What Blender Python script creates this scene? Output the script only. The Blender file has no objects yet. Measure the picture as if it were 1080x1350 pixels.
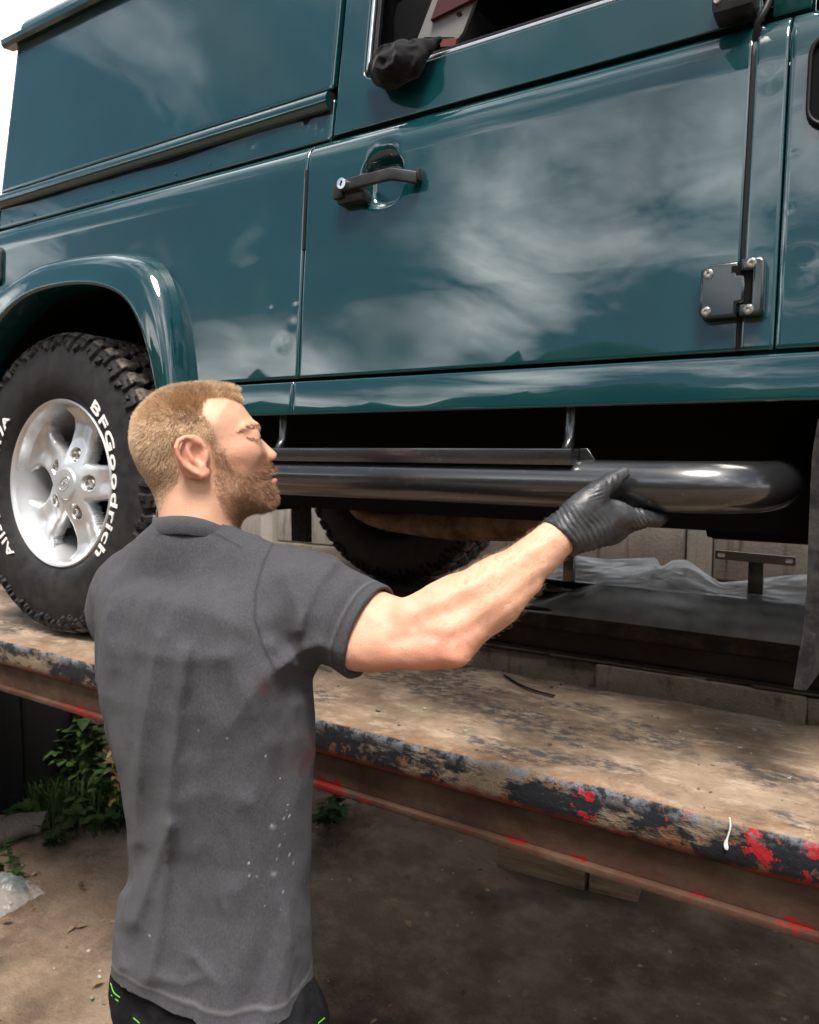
import bpy, bmesh, math, random
import numpy as np
from mathutils import Vector, Matrix

SC = bpy.context.scene
COL = SC.collection
random.seed(7)
RNG = np.random.default_rng(7)

# ---------------------------------------------------------------- camera
FPX, EYE = 1000.0, 1.66                       # focal length in photo pixels, eye height
PITCH = math.atan(88 / 1000.0)
FH = np.array([-.536, .8444, 0.0]); FH /= np.linalg.norm(FH)
CR = np.array([FH[1], -FH[0], 0.0]); UPW = np.array([0, 0, 1.0])
CF = FH * math.cos(PITCH) - UPW * math.sin(PITCH)
CU = FH * math.sin(PITCH) + UPW * math.cos(PITCH)
CC = np.array([0, 0, EYE])
cam_d = bpy.data.cameras.new('camera')
cam = bpy.data.objects.new('camera', cam_d); COL.objects.link(cam)
cam_d.sensor_fit = 'VERTICAL'; cam_d.sensor_height = 36.0; cam_d.lens = 36.0 * FPX / 1350.0
cam_d.clip_start = .02; cam_d.clip_end = 3000
cam_d.dof.use_dof = True; cam_d.dof.focus_distance = 1.32; cam_d.dof.aperture_fstop = 6.3
cam.matrix_world = Matrix(((CR[0], CU[0], -CF[0], CC[0]), (CR[1], CU[1], -CF[1], CC[1]), (CR[2], CU[2], -CF[2], CC[2]), (0, 0, 0, 1)))
SC.camera = cam

# ---------------------------------------------------------------- sky, sun, exposure
SUN_TRAVEL = Vector((-.22, .36, -.91)).normalized()
w = bpy.data.worlds.new('World'); SC.world = w; w.use_nodes = True
nt = w.node_tree; nt.nodes.clear()
n_out = nt.nodes.new('ShaderNodeOutputWorld'); n_bg = nt.nodes.new('ShaderNodeBackground')
sky = nt.nodes.new('ShaderNodeTexSky'); sky.sky_type = 'NISHITA'; sky.sun_disc = False
sky.sun_elevation = math.asin(-SUN_TRAVEL.z)
sky.sun_rotation = math.atan2(-SUN_TRAVEL.x, -SUN_TRAVEL.y)
sky.air_density = 1.2; sky.dust_density = 2.0
tc = nt.nodes.new('ShaderNodeTexCoord')
# clouds lie on a flat layer overhead: direction divided by its height
sx = nt.nodes.new('ShaderNodeSeparateXYZ'); ab = nt.nodes.new('ShaderNodeMath'); ab.operation = 'ABSOLUTE'; ad = nt.nodes.new('ShaderNodeMath'); ad.operation = 'ADD'; ad.inputs[1].default_value = .22
dv = nt.nodes.new('ShaderNodeVectorMath'); dv.operation = 'DIVIDE'; cb = nt.nodes.new('ShaderNodeCombineXYZ')
mp = nt.nodes.new('ShaderNodeMapping'); mp.inputs['Scale'].default_value = (1, 1, 1); mp.inputs['Location'].default_value = (21.4672, 11.0673, .4)
nz = nt.nodes.new('ShaderNodeTexNoise'); nz.inputs['Scale'].default_value = 1.15; nz.inputs['Detail'].default_value = 8; nz.inputs['Roughness'].default_value = .6; nz.inputs['Distortion'].default_value = .35
cr = nt.nodes.new('ShaderNodeValToRGB'); cr.color_ramp.elements[0].position = .42; cr.color_ramp.elements[1].position = .62
nz2 = nt.nodes.new('ShaderNodeTexNoise'); nz2.inputs['Scale'].default_value = 1.7; nz2.inputs['Detail'].default_value = 4
cr2 = nt.nodes.new('ShaderNodeValToRGB')
cr2.color_ramp.elements[0].position = .42; cr2.color_ramp.elements[0].color = (5.0, 5.4, 6.0, 1)
cr2.color_ramp.elements[1].position = .64; cr2.color_ramp.elements[1].color = (52.0, 52.0, 52.0, 1)
mx = nt.nodes.new('ShaderNodeMix'); mx.data_type = 'RGBA'
L = nt.links.new
L(tc.outputs['Generated'], sx.inputs[0]); L(sx.outputs[2], ab.inputs[0]); L(ab.outputs[0], ad.inputs[0])
for k_ in range(3): L(ad.outputs[0], cb.inputs[k_])
L(tc.outputs['Generated'], dv.inputs[0]); L(cb.outputs[0], dv.inputs[1]); L(dv.outputs[0], mp.inputs['Vector']); L(mp.outputs[0], nz.inputs['Vector']); L(mp.outputs[0], nz2.inputs['Vector'])
L(nz.outputs[0], cr.inputs[0]); L(nz2.outputs[0], cr2.inputs[0])
L(cr.outputs[0], mx.inputs[0]); L(sky.outputs[0], mx.inputs[6]); L(cr2.outputs[0], mx.inputs[7])
L(mx.outputs[2], n_bg.inputs['Color']); n_bg.inputs['Strength'].default_value = .060
L(n_bg.outputs[0], n_out.inputs['Surface'])
sun_d = bpy.data.lights.new('sun', 'SUN'); sun_d.energy = 4.3; sun_d.angle = math.radians(22); sun_d.color = (1, .95, .88)
sun = bpy.data.objects.new('sun', sun_d); COL.objects.link(sun); sun.location = (-3, -3, 8)
sun.rotation_euler = SUN_TRAVEL.to_track_quat('-Z', 'Y').to_euler()
SC.view_settings.view_transform = 'Standard'; SC.view_settings.look = 'None'
SC.view_settings.exposure = 0.75; SC.view_settings.gamma = 1.0; SC.view_settings.use_curve_mapping = False
SC.render.engine = 'CYCLES'
SC.cycles.use_denoising = True; SC.cycles.use_adaptive_sampling = True; SC.cycles.adaptive_threshold = .03; SC.cycles.max_bounces = 7; SC.cycles.diffuse_bounces = 3; SC.cycles.glossy_bounces = 3; SC.cycles.transparent_max_bounces = 12
SC.cycles.caustics_reflective = False; SC.cycles.caustics_refractive = False

# ---------------------------------------------------------------- helpers
def ray(u, v): return CF + CR * (u - 540) / FPX + CU * (675 - v) / FPX
def onY(u, v, Y): r = ray(u, v); return CC + r * (Y / r[1])
def onZ(u, v, Z): r = ray(u, v); return CC + r * ((Z - EYE) / r[2])
def px(u, v, d): return CC + ray(u, v) * d
def proj(P):
    q = P - CC; d = q @ CF
    return 540 + FPX * (q @ CR) / d, 675 - FPX * (q @ CU) / d

def tag(o, label=None, cat=None, group=None, kind=None):
    if label: o['label'] = label
    if cat: o['category'] = cat
    if group: o['group'] = group
    if kind: o['kind'] = kind
    return o
def link(o, parent=None):
    COL.objects.link(o)
    if parent is not None:
        o.parent = parent
        if parent.type == 'EMPTY' and parent.parent is None and not parent.get('local'):
            o.matrix_parent_inverse = Matrix.Translation(-Vector(parent.location))
    return o
def empty(name, loc, label=None, cat=None, group=None):
    o = bpy.data.objects.new(name, None); o.empty_display_size = .1; o.location = loc; COL.objects.link(o)
    return tag(o, label, cat, group)
def mesh_of(name, V, Fc, smooth=True, sharp=None):
    me = bpy.data.meshes.new(name)
    me.from_pydata([tuple(map(float, v)) for v in V], [], [tuple(map(int, f)) for f in Fc])
    me.update()
    if smooth: me.shade_smooth()
    if sharp: me.set_sharp_from_angle(angle=math.radians(sharp))
    return me
def obj(name, V, Fc, mat, parent=None, smooth=True, sharp=None):
    me = mesh_of(name, V, Fc, smooth, sharp)
    o = bpy.data.objects.new(name, me)
    if mat: me.materials.append(mat)
    return link(o, parent)

class MB:
    """collects shapes of ONE part"""
    def __init__(s): s.V = []; s.F = []
    def add(s, V, F):
        b = len(s.V); s.V += [np.asarray(v, float) for v in V]; s.F += [tuple(i + b for i in f) for f in F]; return s
    def box(s, lo, hi, M=None, bev=0.0):
        bm = bmesh.new(); bmesh.ops.create_cube(bm, size=1)
        lo = np.array(lo, float); hi = np.array(hi, float)
        for v in bm.verts: v.co = Vector(((v.co[i] + .5) * (hi[i] - lo[i]) + lo[i]) for i in range(3))
        if bev: bmesh.ops.bevel(bm, geom=bm.edges[:], offset=bev, segments=2, affect='EDGES', profile=.6)
        s.bm(bm, M); return s
    def bm(s, bm, M=None):
        bm.verts.ensure_lookup_table(); bm.verts.index_update()
        V = [(M @ v.co if M is not None else v.co)[:] for v in bm.verts]
        s.add(V, [[v.index for v in f.verts] for f in bm.faces]); bm.free()
    def tube(s, pts, r, n=12, caps=True, squash=None):
        P = np.array(pts, float); m = len(P); rr = np.full(m, r) if np.isscalar(r) else np.array(r, float)
        T = np.gradient(P, axis=0); T /= np.linalg.norm(T, axis=1)[:, None] + 1e-12
        up = np.array([0, 0, 1.0]) if abs(T[0][2]) < .9 else np.array([0, 1.0, 0])
        V = []; a = np.linspace(0, 2 * np.pi, n, endpoint=False)
        for i in range(m):
            sx = np.cross(up, T[i]); sx /= np.linalg.norm(sx) + 1e-12; sy = np.cross(T[i], sx); up = sy
            q = squash or (1, 1)
            for k in a: V.append(P[i] + rr[i] * (q[0] * math.cos(k) * sx + q[1] * math.sin(k) * sy))
        F = [(i * n + k, i * n + (k + 1) % n, (i + 1) * n + (k + 1) % n, (i + 1) * n + k) for i in range(m - 1) for k in range(n)]
        if caps: F += [tuple(range(n))[::-1], tuple((m - 1) * n + k for k in range(n))]
        return s.add(V, F)
    def build(s, name, mat, parent=None, smooth=True, sharp=35): return obj(name, s.V, s.F, mat, parent, smooth, sharp)

def smooth_path(pts, n):
    """Catmull-Rom through pts, n samples by arc length"""
    P = np.array(pts, float); Q = np.vstack([2 * P[0] - P[1], P, 2 * P[-1] - P[-2]]); out = []
    for i in range(1, len(Q) - 2):
        for t in np.linspace(0, 1, 24, endpoint=False):
            a, b, c, d = Q[i - 1], Q[i], Q[i + 1], Q[i + 2]
            out.append(.5 * (2 * b + (c - a) * t + (2 * a - 5 * b + 4 * c - d) * t * t + (3 * b - a - 3 * c + d) * t ** 3))
    out.append(P[-1]); out = np.array(out)
    s = np.r_[0, np.cumsum(np.linalg.norm(np.diff(out, axis=0), axis=1))]
    q = np.linspace(0, s[-1], n)
    return np.stack([np.interp(q, s, out[:, k]) for k in range(out.shape[1])], 1)

def plate(outline, holes, thick, bevel, xf, res=2):
    """flat plate with holes and rounded edges; xf maps (a,b,c) -> world"""
    cu = bpy.data.curves.new('tmp', 'CURVE'); cu.dimensions = '2D'; cu.fill_mode = 'BOTH'
    cu.extrude = max(thick / 2 - bevel, 0); cu.bevel_depth = bevel; cu.bevel_resolution = res; cu.offset = -bevel
    for poly in [outline] + list(holes):
        sp = cu.splines.new('POLY'); sp.points.add(len(poly) - 1)
        for p, q in zip(sp.points, poly): p.co = (q[0], q[1], 0, 1)
        sp.use_cyclic_u = True
    o = bpy.data.objects.new('tmp', cu); COL.objects.link(o)
    dg = bpy.context.evaluated_depsgraph_get(); me = bpy.data.meshes.new_from_object(o.evaluated_get(dg))
    V = [xf(*v.co) for v in me.vertices]; F = [tuple(p.vertices) for p in me.polygons]
    bpy.data.objects.remove(o); bpy.data.curves.remove(cu); bpy.data.meshes.remove(me)
    return V, F
def rrect(x0, y0, x1, y1, r, n=6):
    out = []
    for cx, cy, a0 in ((x1 - r, y1 - r, 0), (x0 + r, y1 - r, 90), (x0 + r, y0 + r, 180), (x1 - r, y0 + r, 270)):
        for k in range(n + 1):
            a = math.radians(a0 + 90 * k / n); out.append((cx + r * math.cos(a), cy + r * math.sin(a)))
    return out
def circle(cx, cy, r, n=20): return [(cx + r * math.cos(2 * math.pi * k / n), cy + r * math.sin(2 * math.pi * k / n)) for k in range(n)]

def grid_panel(G, rim=.003, thick=.014, back=np.array([0, 1.0, 0])):
    """G[nu,nt,3] outer skin -> skin plus rounded rim turned in"""
    nu, nt_ = G.shape[:2]
    V = [p for p in G.reshape(-1, 3)]
    F = [(i * nt_ + j, (i + 1) * nt_ + j, (i + 1) * nt_ + j + 1, i * nt_ + j + 1) for i in range(nu - 1) for j in range(nt_ - 1)]
    loop = [(i, 0) for i in range(nu)] + [(nu - 1, j) for j in range(1, nt_)] + [(i, nt_ - 1) for i in range(nu - 2, -1, -1)] + [(0, j) for j in range(nt_ - 2, 0, -1)]
    r1 = []; r2 = []; r15 = []
    for i, j in loop:
        p = G[i, j]; o = np.zeros(3)
        if i == 0: o += (p - G[1, j]) / (np.linalg.norm(p - G[1, j]) + 1e-9)
        if i == nu - 1: o += (p - G[-2, j]) / (np.linalg.norm(p - G[-2, j]) + 1e-9)
        if j == 0: o += (p - G[i, 1]) / (np.linalg.norm(p - G[i, 1]) + 1e-9)
        if j == nt_ - 1: o += (p - G[i, -2]) / (np.linalg.norm(p - G[i, -2]) + 1e-9)
        r15.append(p + o * rim * .7 + back * rim * .3); r1.append(p + o * rim + back * rim); r2.append(p + o * rim + back * thick)
    n = len(loop); prev = [i * nt_ + j for i, j in loop]
    for ring in (r15, r1, r2):
        b = len(V); V += ring
        for k in range(n):
            k2 = (k + 1) % n; F.append((prev[k2], prev[k], b + k, b + k2))
        prev = [b + k for k in range(n)]
    return V, F

# ---- signed fields and surface nets
def surfnets(Fd, org, h):
    nx, ny, nz_ = Fd.shape; S = Fd < 0
    m = np.zeros((nx - 1, ny - 1, nz_ - 1), np.uint8)
    offs = [(a, b, c) for a in (0, 1) for b in (0, 1) for c in (0, 1)]
    for a, b, c in offs: m += S[a:nx - 1 + a, b:ny - 1 + b, c:nz_ - 1 + c]
    I = np.argwhere((m > 0) & (m < 8)); idx = np.full(m.shape, -1, np.int32); idx[tuple(I.T)] = np.arange(len(I))
    val = {o: Fd[I[:, 0] + o[0], I[:, 1] + o[1], I[:, 2] + o[2]] for o in offs}
    acc = np.zeros((len(I), 3)); cnt = np.zeros(len(I))
    for o in offs:
        for ax in range(3):
            if o[ax] == 0:
                q = list(o); q[ax] = 1; q = tuple(q); a = val[o]; b = val[q]; ok = (a < 0) != (b < 0)
                t = np.where(ok, a / np.where(ok, a - b, 1), 0); pt = np.array(o, float) + t[:, None] * (np.array(q) - np.array(o))
                acc += pt * ok[:, None]; cnt += ok
    V = (I + acc / cnt[:, None]) * h + org
    faces = []
    for ax in range(3):
        b_, c_ = (ax + 1) % 3, (ax + 2) % 3
        sl0 = [slice(1, -1)] * 3; sl1 = [slice(1, -1)] * 3
        sl0[ax] = slice(0, -1); sl1[ax] = slice(1, None)
        A = S[tuple(sl0)]; B = S[tuple(sl1)]; E = np.argwhere(A != B)
        st = A[tuple(E.T)]; E = E + np.array([0 if k == ax else 1 for k in range(3)])
        eb = np.zeros(3, int); eb[b_] = 1; ec = np.zeros(3, int); ec[c_] = 1
        q = np.stack([idx[tuple((E - eb - ec).T)], idx[tuple((E - ec).T)], idx[tuple(E.T)], idx[tuple((E - eb).T)]], 1)
        q[~st] = q[~st][:, ::-1]; faces.append(q)
    return V, np.vstack(faces)
def field_mesh(name, fn, lo, hi, h, mat, parent=None, relax=1, B=5, slack=1.2):
    lo = np.array(lo, float); hi = np.array(hi, float); nb = np.ceil((hi - lo) / (h * B)).astype(int); n = nb * B + 1
    # coarse pass finds the blocks the surface runs through, the fine pass fills only those
    cx = [lo[k] + h * B * (np.arange(nb[k]) + .5) for k in range(3)]
    X, Y, Z = np.meshgrid(*cx, indexing='ij'); cf = fn(np.stack([X, Y, Z], -1).reshape(-1, 3)).reshape(nb)
    Fd = np.repeat(np.repeat(np.repeat(np.sign(cf).astype(np.float32), B, 0), B, 1), B, 2)
    Fd = np.pad(Fd, ((0, 1),) * 3, mode='edge')
    act = np.argwhere(np.abs(cf) < h * B * .87 * slack); o = np.arange(B + 1)
    ox, oy, oz = [a.ravel() for a in np.meshgrid(o, o, o, indexing='ij')]
    for i0 in range(0, len(act), 2500):
        a = act[i0:i0 + 2500] * B; ix = a[:, :1] + ox; iy = a[:, 1:2] + oy; iz = a[:, 2:] + oz
        Pt = np.stack([lo[0] + h * ix, lo[1] + h * iy, lo[2] + h * iz], -1).reshape(-1, 3)
        Fd[ix.ravel(), iy.ravel(), iz.ravel()] = fn(Pt)
    V, Q = surfnets(Fd, lo, h)
    for _ in range(relax):
        E = np.vstack([Q[:, [k, (k + 1) % 4]] for k in range(4)]); A = np.zeros_like(V); c = np.zeros(len(V))
        np.add.at(A, E[:, 0], V[E[:, 1]]); np.add.at(c, E[:, 0], 1); np.add.at(A, E[:, 1], V[E[:, 0]]); np.add.at(c, E[:, 1], 1)
        V = .5 * V + .5 * A / c[:, None]
    me = bpy.data.meshes.new(name); me.vertices.add(len(V)); me.vertices.foreach_set('co', V.astype(np.float32).ravel())
    me.loops.add(Q.size); me.loops.foreach_set('vertex_index', Q.astype(np.int32).ravel())
    me.polygons.add(len(Q)); me.polygons.foreach_set('loop_start', np.arange(0, Q.size, 4, dtype=np.int32))
    me.update(calc_edges=True); me.validate(); me.shade_smooth()
    if mat: me.materials.append(mat)
    o = bpy.data.objects.new(name, me); link(o, parent); return o
def cap(P, a, b, ra, rb=None):
    a = np.asarray(a, float); b = np.asarray(b, float); rb = ra if rb is None else rb
    ab = b - a; t = np.clip(((P - a) @ ab) / (ab @ ab), 0, 1)
    return np.linalg.norm(P - a - t[:, None] * ab, axis=1) - (ra + (rb - ra) * t)
def ell(P, c, r, M=None):
    q = P - np.asarray(c, float)
    if M is not None: q = q @ M.T
    r = np.asarray(r, float); k0 = np.linalg.norm(q / r, axis=1); k1 = np.linalg.norm(q / (r * r), axis=1) + 1e-9
    return k0 * (k0 - 1) / k1
def smin(a, b, k):
    h = np.clip(.5 + .5 * (b - a) / k, 0, 1); return b + (a - b) * h - k * h * (1 - h)
def smax(a, b, k): return -smin(-a, -b, k)
_LAT = np.random.default_rng(3).random((32, 32, 32)).astype(np.float32)
def vnoise(P):
    f = np.floor(P).astype(int); t = P - f; t = t * t * (3 - 2 * t); f &= 31; g = (f + 1) & 31
    def L_(i, j, k): return _LAT[i, j, k]
    x0, y0, z0 = f.T; x1, y1, z1 = g.T; tx, ty, tz = t.T
    c00 = L_(x0, y0, z0) * (1 - tx) + L_(x1, y0, z0) * tx; c10 = L_(x0, y1, z0) * (1 - tx) + L_(x1, y1, z0) * tx
    c01 = L_(x0, y0, z1) * (1 - tx) + L_(x1, y0, z1) * tx; c11 = L_(x0, y1, z1) * (1 - tx) + L_(x1, y1, z1) * tx
    return ((c00 * (1 - ty) + c10 * ty) * (1 - tz) + (c01 * (1 - ty) + c11 * ty) * tz) * 2 - 1

# ---- material helpers
def new_mat(name, base=(.5, .5, .5), rough=.5, metal=0, **kw):
    m = bpy.data.materials.new(name); m.use_nodes = True; b = m.node_tree.nodes['Principled BSDF']
    b.inputs['Base Color'].default_value = (*base, 1); b.inputs['Roughness'].default_value = rough; b.inputs['Metallic'].default_value = metal
    if rough >= .75: b.inputs['Specular IOR Level'].default_value = .12      # porous, dusty surfaces
    for k, v in kw.items(): b.inputs[k.replace('_', ' ')].default_value = v
    return m
class NB:
    def __init__(s, m): s.m = m; s.nt = m.node_tree; s.b = s.nt.nodes['Principled BSDF']; s.tc = s.nt.nodes.new('ShaderNodeTexCoord')
    def lk(s, a, b): s.nt.links.new(a, b)
    def noise(s, scale, detail=4, rough=.55, stretch=None, dist=0, loc=(0, 0, 0), rot=(0, 0, 0), co='Object'):
        n = s.nt.nodes.new('ShaderNodeTexNoise'); n.inputs['Scale'].default_value = scale; n.inputs['Detail'].default_value = min(detail, 5)
        n.inputs['Roughness'].default_value = rough; n.inputs['Distortion'].default_value = dist
        m = s.nt.nodes.new('ShaderNodeMapping'); m.inputs['Scale'].default_value = stretch or (1, 1, 1); m.inputs['Location'].default_value = loc; m.inputs['Rotation'].default_value = rot
        s.lk(s.tc.outputs[co], m.inputs[0]); s.lk(m.outputs[0], n.inputs['Vector']); return n.outputs[0]
    def voro(s, scale, feature='F1', stretch=None, co='Object', out=0):
        n = s.nt.nodes.new('ShaderNodeTexVoronoi'); n.feature = feature; n.inputs['Scale'].default_value = scale
        m = s.nt.nodes.new('ShaderNodeMapping'); m.inputs['Scale'].default_value = stretch or (1, 1, 1)
        s.lk(s.tc.outputs[co], m.inputs[0]); s.lk(m.outputs[0], n.inputs['Vector']); return n.outputs[out]
    def wave(s, scale, dirn='X', stretch=None, dist=0, rot=(0, 0, 0)):
        n = s.nt.nodes.new('ShaderNodeTexWave'); n.bands_direction = dirn; n.inputs['Scale'].default_value = scale; n.inputs['Distortion'].default_value = dist
        m = s.nt.nodes.new('ShaderNodeMapping'); m.inputs['Scale'].default_value = stretch or (1, 1, 1); m.inputs['Rotation'].default_value = rot
        s.lk(s.tc.outputs['Object'], m.inputs[0]); s.lk(m.outputs[0], n.inputs['Vector']); return n.outputs[1]
    def attr(s, name, out=2):
        n = s.nt.nodes.new('ShaderNodeAttribute'); n.attribute_name = name; return n.outputs[out]
    def rampv(s, f, a, b, va=0, vb=1):
        n = s.nt.nodes.new('ShaderNodeMapRange'); n.inputs[1].default_value = a; n.inputs[2].default_value = b; n.inputs[3].default_value = va; n.inputs[4].default_value = vb
        s.lk(f, n.inputs[0]); return n.outputs[0]
    def mix(s, fac, a, b, blend='MIX'):
        n = s.nt.nodes.new('ShaderNodeMix'); n.data_type = 'RGBA'; n.blend_type = blend
        for i, x in ((0, fac), (6, a), (7, b)):
            if hasattr(x, 'links'): s.lk(x, n.inputs[i])
            elif i == 0: n.inputs[0].default_value = x
            else: n.inputs[i].default_value = (*x, 1) if len(x) == 3 else x
        return n.outputs[2]
    def math(s, op, a, b=None):
        n = s.nt.nodes.new('ShaderNodeMath'); n.operation = op
        for i, x in ((0, a), (1, b)):
            if x is None: continue
            if hasattr(x, 'links'): s.lk(x, n.inputs[i])
            else: n.inputs[i].default_value = x
        return n.outputs[0]
    def geo(s, out):
        n = s.nt.nodes.new('ShaderNodeNewGeometry'); return n.outputs[out]
    def sep(s, v):
        n = s.nt.nodes.new('ShaderNodeSeparateXYZ'); s.lk(v, n.inputs[0]); return n.outputs
    def bump(s, h, strength=.3, dist=.01, coat=False, normal=None):
        n = s.nt.nodes.new('ShaderNodeBump'); n.inputs['Strength'].default_value = strength; n.inputs['Distance'].default_value = dist
        s.lk(h, n.inputs['Height'])
        if normal is not None: s.lk(normal, n.inputs['Normal'])
        s.lk(n.outputs[0], s.b.inputs['Normal'])
        if coat: s.lk(n.outputs[0], s.b.inputs['Coat Normal'])
        return n.outputs[0]
    def col(s, c): s.lk(c, s.b.inputs['Base Color'])
    def rough(s, c): s.lk(c, s.b.inputs['Roughness'])
# ---------------------------------------------------------------- materials
def paint_mat():
    m = new_mat('green_paint', (.002, .085, .098), .4); k = NB(m); b = k.b
    b.inputs['Coat Weight'].default_value = 1; b.inputs['Coat Roughness'].default_value = .035; b.inputs['Coat IOR'].default_value = 1.75; b.inputs['Specular IOR Level'].default_value = .1
    n = k.noise(5, 4); k.col(k.mix(k.rampv(n, .3, .7), (.0004, .027, .0315), (.0006, .035, .040)))
    dust = k.noise(38, 6, .7); k.lk(k.rampv(dust, .5, .8, .015, .07), b.inputs['Coat Roughness'])
    k.bump(k.noise(7, 1, .4, loc=(2, 1, 0)), .12, .0010, coat=True)
    return m
PAINT = paint_mat()
HINGE_DARKENED = new_mat('hinge_green_darkened', (.0005, .007, .009), .35, 0, Coat_Weight=1, Coat_Roughness=.06)  # body green with the hinge's dark reflection put into the colour
BLACK = new_mat('black_underbody', (.005, .005, .005), .8)
RUBBER = new_mat('black_rubber', (.005, .005, .0055), .5, 0, Specular_IOR_Level=.2)
PLASTIC = new_mat('black_plastic', (.010, .010, .011), .42, 0, Specular_IOR_Level=.3); _k = NB(PLASTIC); _k.bump(_k.noise(900, 2), .25, .001); _k.col(_k.mix(_k.rampv(_k.noise(30, 5), .4, .7), (.016, .016, .017), (.038, .038, .041)))
SHADE = new_mat('dark_interior_trim', (.0025, .0025, .003), .9)
BOLT = new_mat('zinc_bolt', (.62, .60, .57), .32, 1.0); _k = NB(BOLT); _k.col(_k.mix(_k.rampv(_k.noise(160, 4), .52, .68), (.66, .64, .61), (.30, .15, .07)))
GLASS = new_mat('tinted_glass', (.03, .04, .045), .03, 0, Coat_Weight=1)
CHROME_EDGE = new_mat('aluminium_trim', (.75, .76, .78), .25, 1)

def tyre_mat():
    m = new_mat('tyre_rubber', (.02, .02, .021), .6, 0, Specular_IOR_Level=.2); k = NB(m)
    d = k.noise(26, 6, .65); top = k.rampv(k.attr('worn'), 0, 1)
    c = k.mix(k.rampv(d, .35, .75), (.011, .011, .012), (.030, .028, .027))
    c = k.mix(k.math('MULTIPLY', top, k.rampv(k.noise(60, 5), .3, .65)), c, (.24, .205, .17)); k.col(c)
    k.rough(k.rampv(d, .3, .7, .48, .75)); k.bump(k.noise(300, 3), .15, .001); return m
TYRE = tyre_mat()
LETTER = new_mat('white_tyre_lettering', (.72, .70, .66), .6); _k = NB(LETTER); _k.col(_k.mix(_k.rampv(_k.noise(90, 4), .5, .75), (.78, .76, .72), (.45, .42, .38)))
def alloy_mat():
    m = new_mat('silver_alloy', (.60, .61, .62), .3, .65); k = NB(m)
    k.b.inputs['Coat Weight'].default_value = .5; k.b.inputs['Coat Roughness'].default_value = .12
    n = k.noise(22, 5, .6); k.col(k.mix(k.rampv(n, .45, .8), (.64, .65, .665), (.50, .485, .46))); k.rough(k.rampv(n, .3, .75, .26, .5)); return m
ALLOY = alloy_mat()
def slider_mat():
    m = new_mat('satin_black_steel', (.012, .012, .013), .3); k = NB(m)
    k.b.inputs['Coat Weight'].default_value = 1; k.b.inputs['Coat Roughness'].default_value = .16; k.b.inputs['Coat IOR'].default_value = 1.6
    s = k.noise(16, 6, .7, stretch=(.35, 1, 1)); k.rough(k.rampv(s, .3, .75, .24, .5)); k.lk(k.rampv(s, .35, .8, .11, .22), k.b.inputs['Coat Roughness'])
    k.col(k.mix(k.rampv(k.noise(45, 6, .75), .58, .75), (.011, .011, .012), (.05, .05, .05))); return m
STEEL = slider_mat()

def deck_mat(dark=False):
    m = new_mat('worn_runway_deck', (.3, .24, .19), .85); k = NB(m)
    nz_ = k.sep(k.geo(1))[2]; topm = k.rampv(nz_, .80, .97); pos = k.sep(k.tc.outputs['Object'])
    tan = k.mix(k.rampv(k.noise(7, 7, .65), .35, .68), (.145, .098, .066), (.29, .215, .152))
    tan = k.mix(k.rampv(k.noise(34, 6, .7, stretch=(.5, 1, 1)), .5, .72), tan, (.37, .29, .215))
    tan = k.mix(k.rampv(k.noise(3.2, 5, .6, loc=(4, 2, 0)), .52, .66), tan, (.095, .066, .046))
    scuff = k.math('MULTIPLY', k.rampv(k.noise(5.0, 4, .6, stretch=(.55, 1.4, 1), loc=(1, 0, 3)), .52, .60), k.rampv(k.noise(60, 6, .75, stretch=(.6, 1, 1)), .44, .56))
    tan = k.mix(k.math('MULTIPLY', scuff, .92), tan, (.06, .055, .055))
    rust = k.math('MULTIPLY', k.rampv(pos[1], 1.175, 1.12), k.rampv(k.noise(26, 5, .7), .42, .58)); tan = k.mix(k.math('MULTIPLY', rust, .7), tan, (.20, .10, .05))
    chip = k.rampv(k.noise(9, 6, .7, stretch=(.7, 1, 1.4)), .50, .58)
    side = k.mix(chip, (.014, .015, .018), (.16, .122, .085))
    side = k.mix(k.math('MULTIPLY', k.rampv(k.noise(19, 6, .7, loc=(5, 1, 2)), .57, .62), 1), side, (.13, .06, .034))
    redm = k.math('MULTIPLY', k.math('MULTIPLY', k.rampv(pos[0], -.62, -.40), k.rampv(k.noise(4.5, 2, .5, loc=(9.1, 0, 0)), .48, .54)), k.rampv(k.noise(24, 5, .65, loc=(2, 7, 1)), .595, .615)); side = k.mix(redm, side, (.26, .014, .016))
    bl = k.math('MULTIPLY', k.rampv(pos[2], 1.078, 1.066), k.rampv(k.noise(13, 5, .7), .40, .5)); side = k.mix(bl, side, (.17, .03, .022))
    gl = k.math('MULTIPLY', k.rampv(pos[2], 1.108, 1.126), k.rampv(k.noise(30, 6, .75), .45, .58)); side = k.mix(gl, side, (.13, .135, .15))
    if dark: tan = k.mix(k.rampv(k.noise(5, 6, .7), .3, .75), (.03, .024, .02), (.12, .09, .07)); side = k.mix(k.rampv(k.noise(12, 6, .7), .4, .75), (.012, .011, .010), (.07, .045, .03))  # far runway copy: shade under the vehicle put into the deck colours
    k.col(k.mix(topm, side, tan)); k.rough(k.rampv(topm, 0, 1, .5, .9))
    k.bump(k.math('ADD', k.math('ADD', k.noise(45, 8, .7), k.math('ADD', k.math('MULTIPLY', redm, .5), k.math('MULTIPLY', chip, -.5))), k.math('MULTIPLY', k.noise(8, 3), .6)), .6, .006); return m
DECK = deck_mat(); DECK_SHADED = deck_mat(True)
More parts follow.
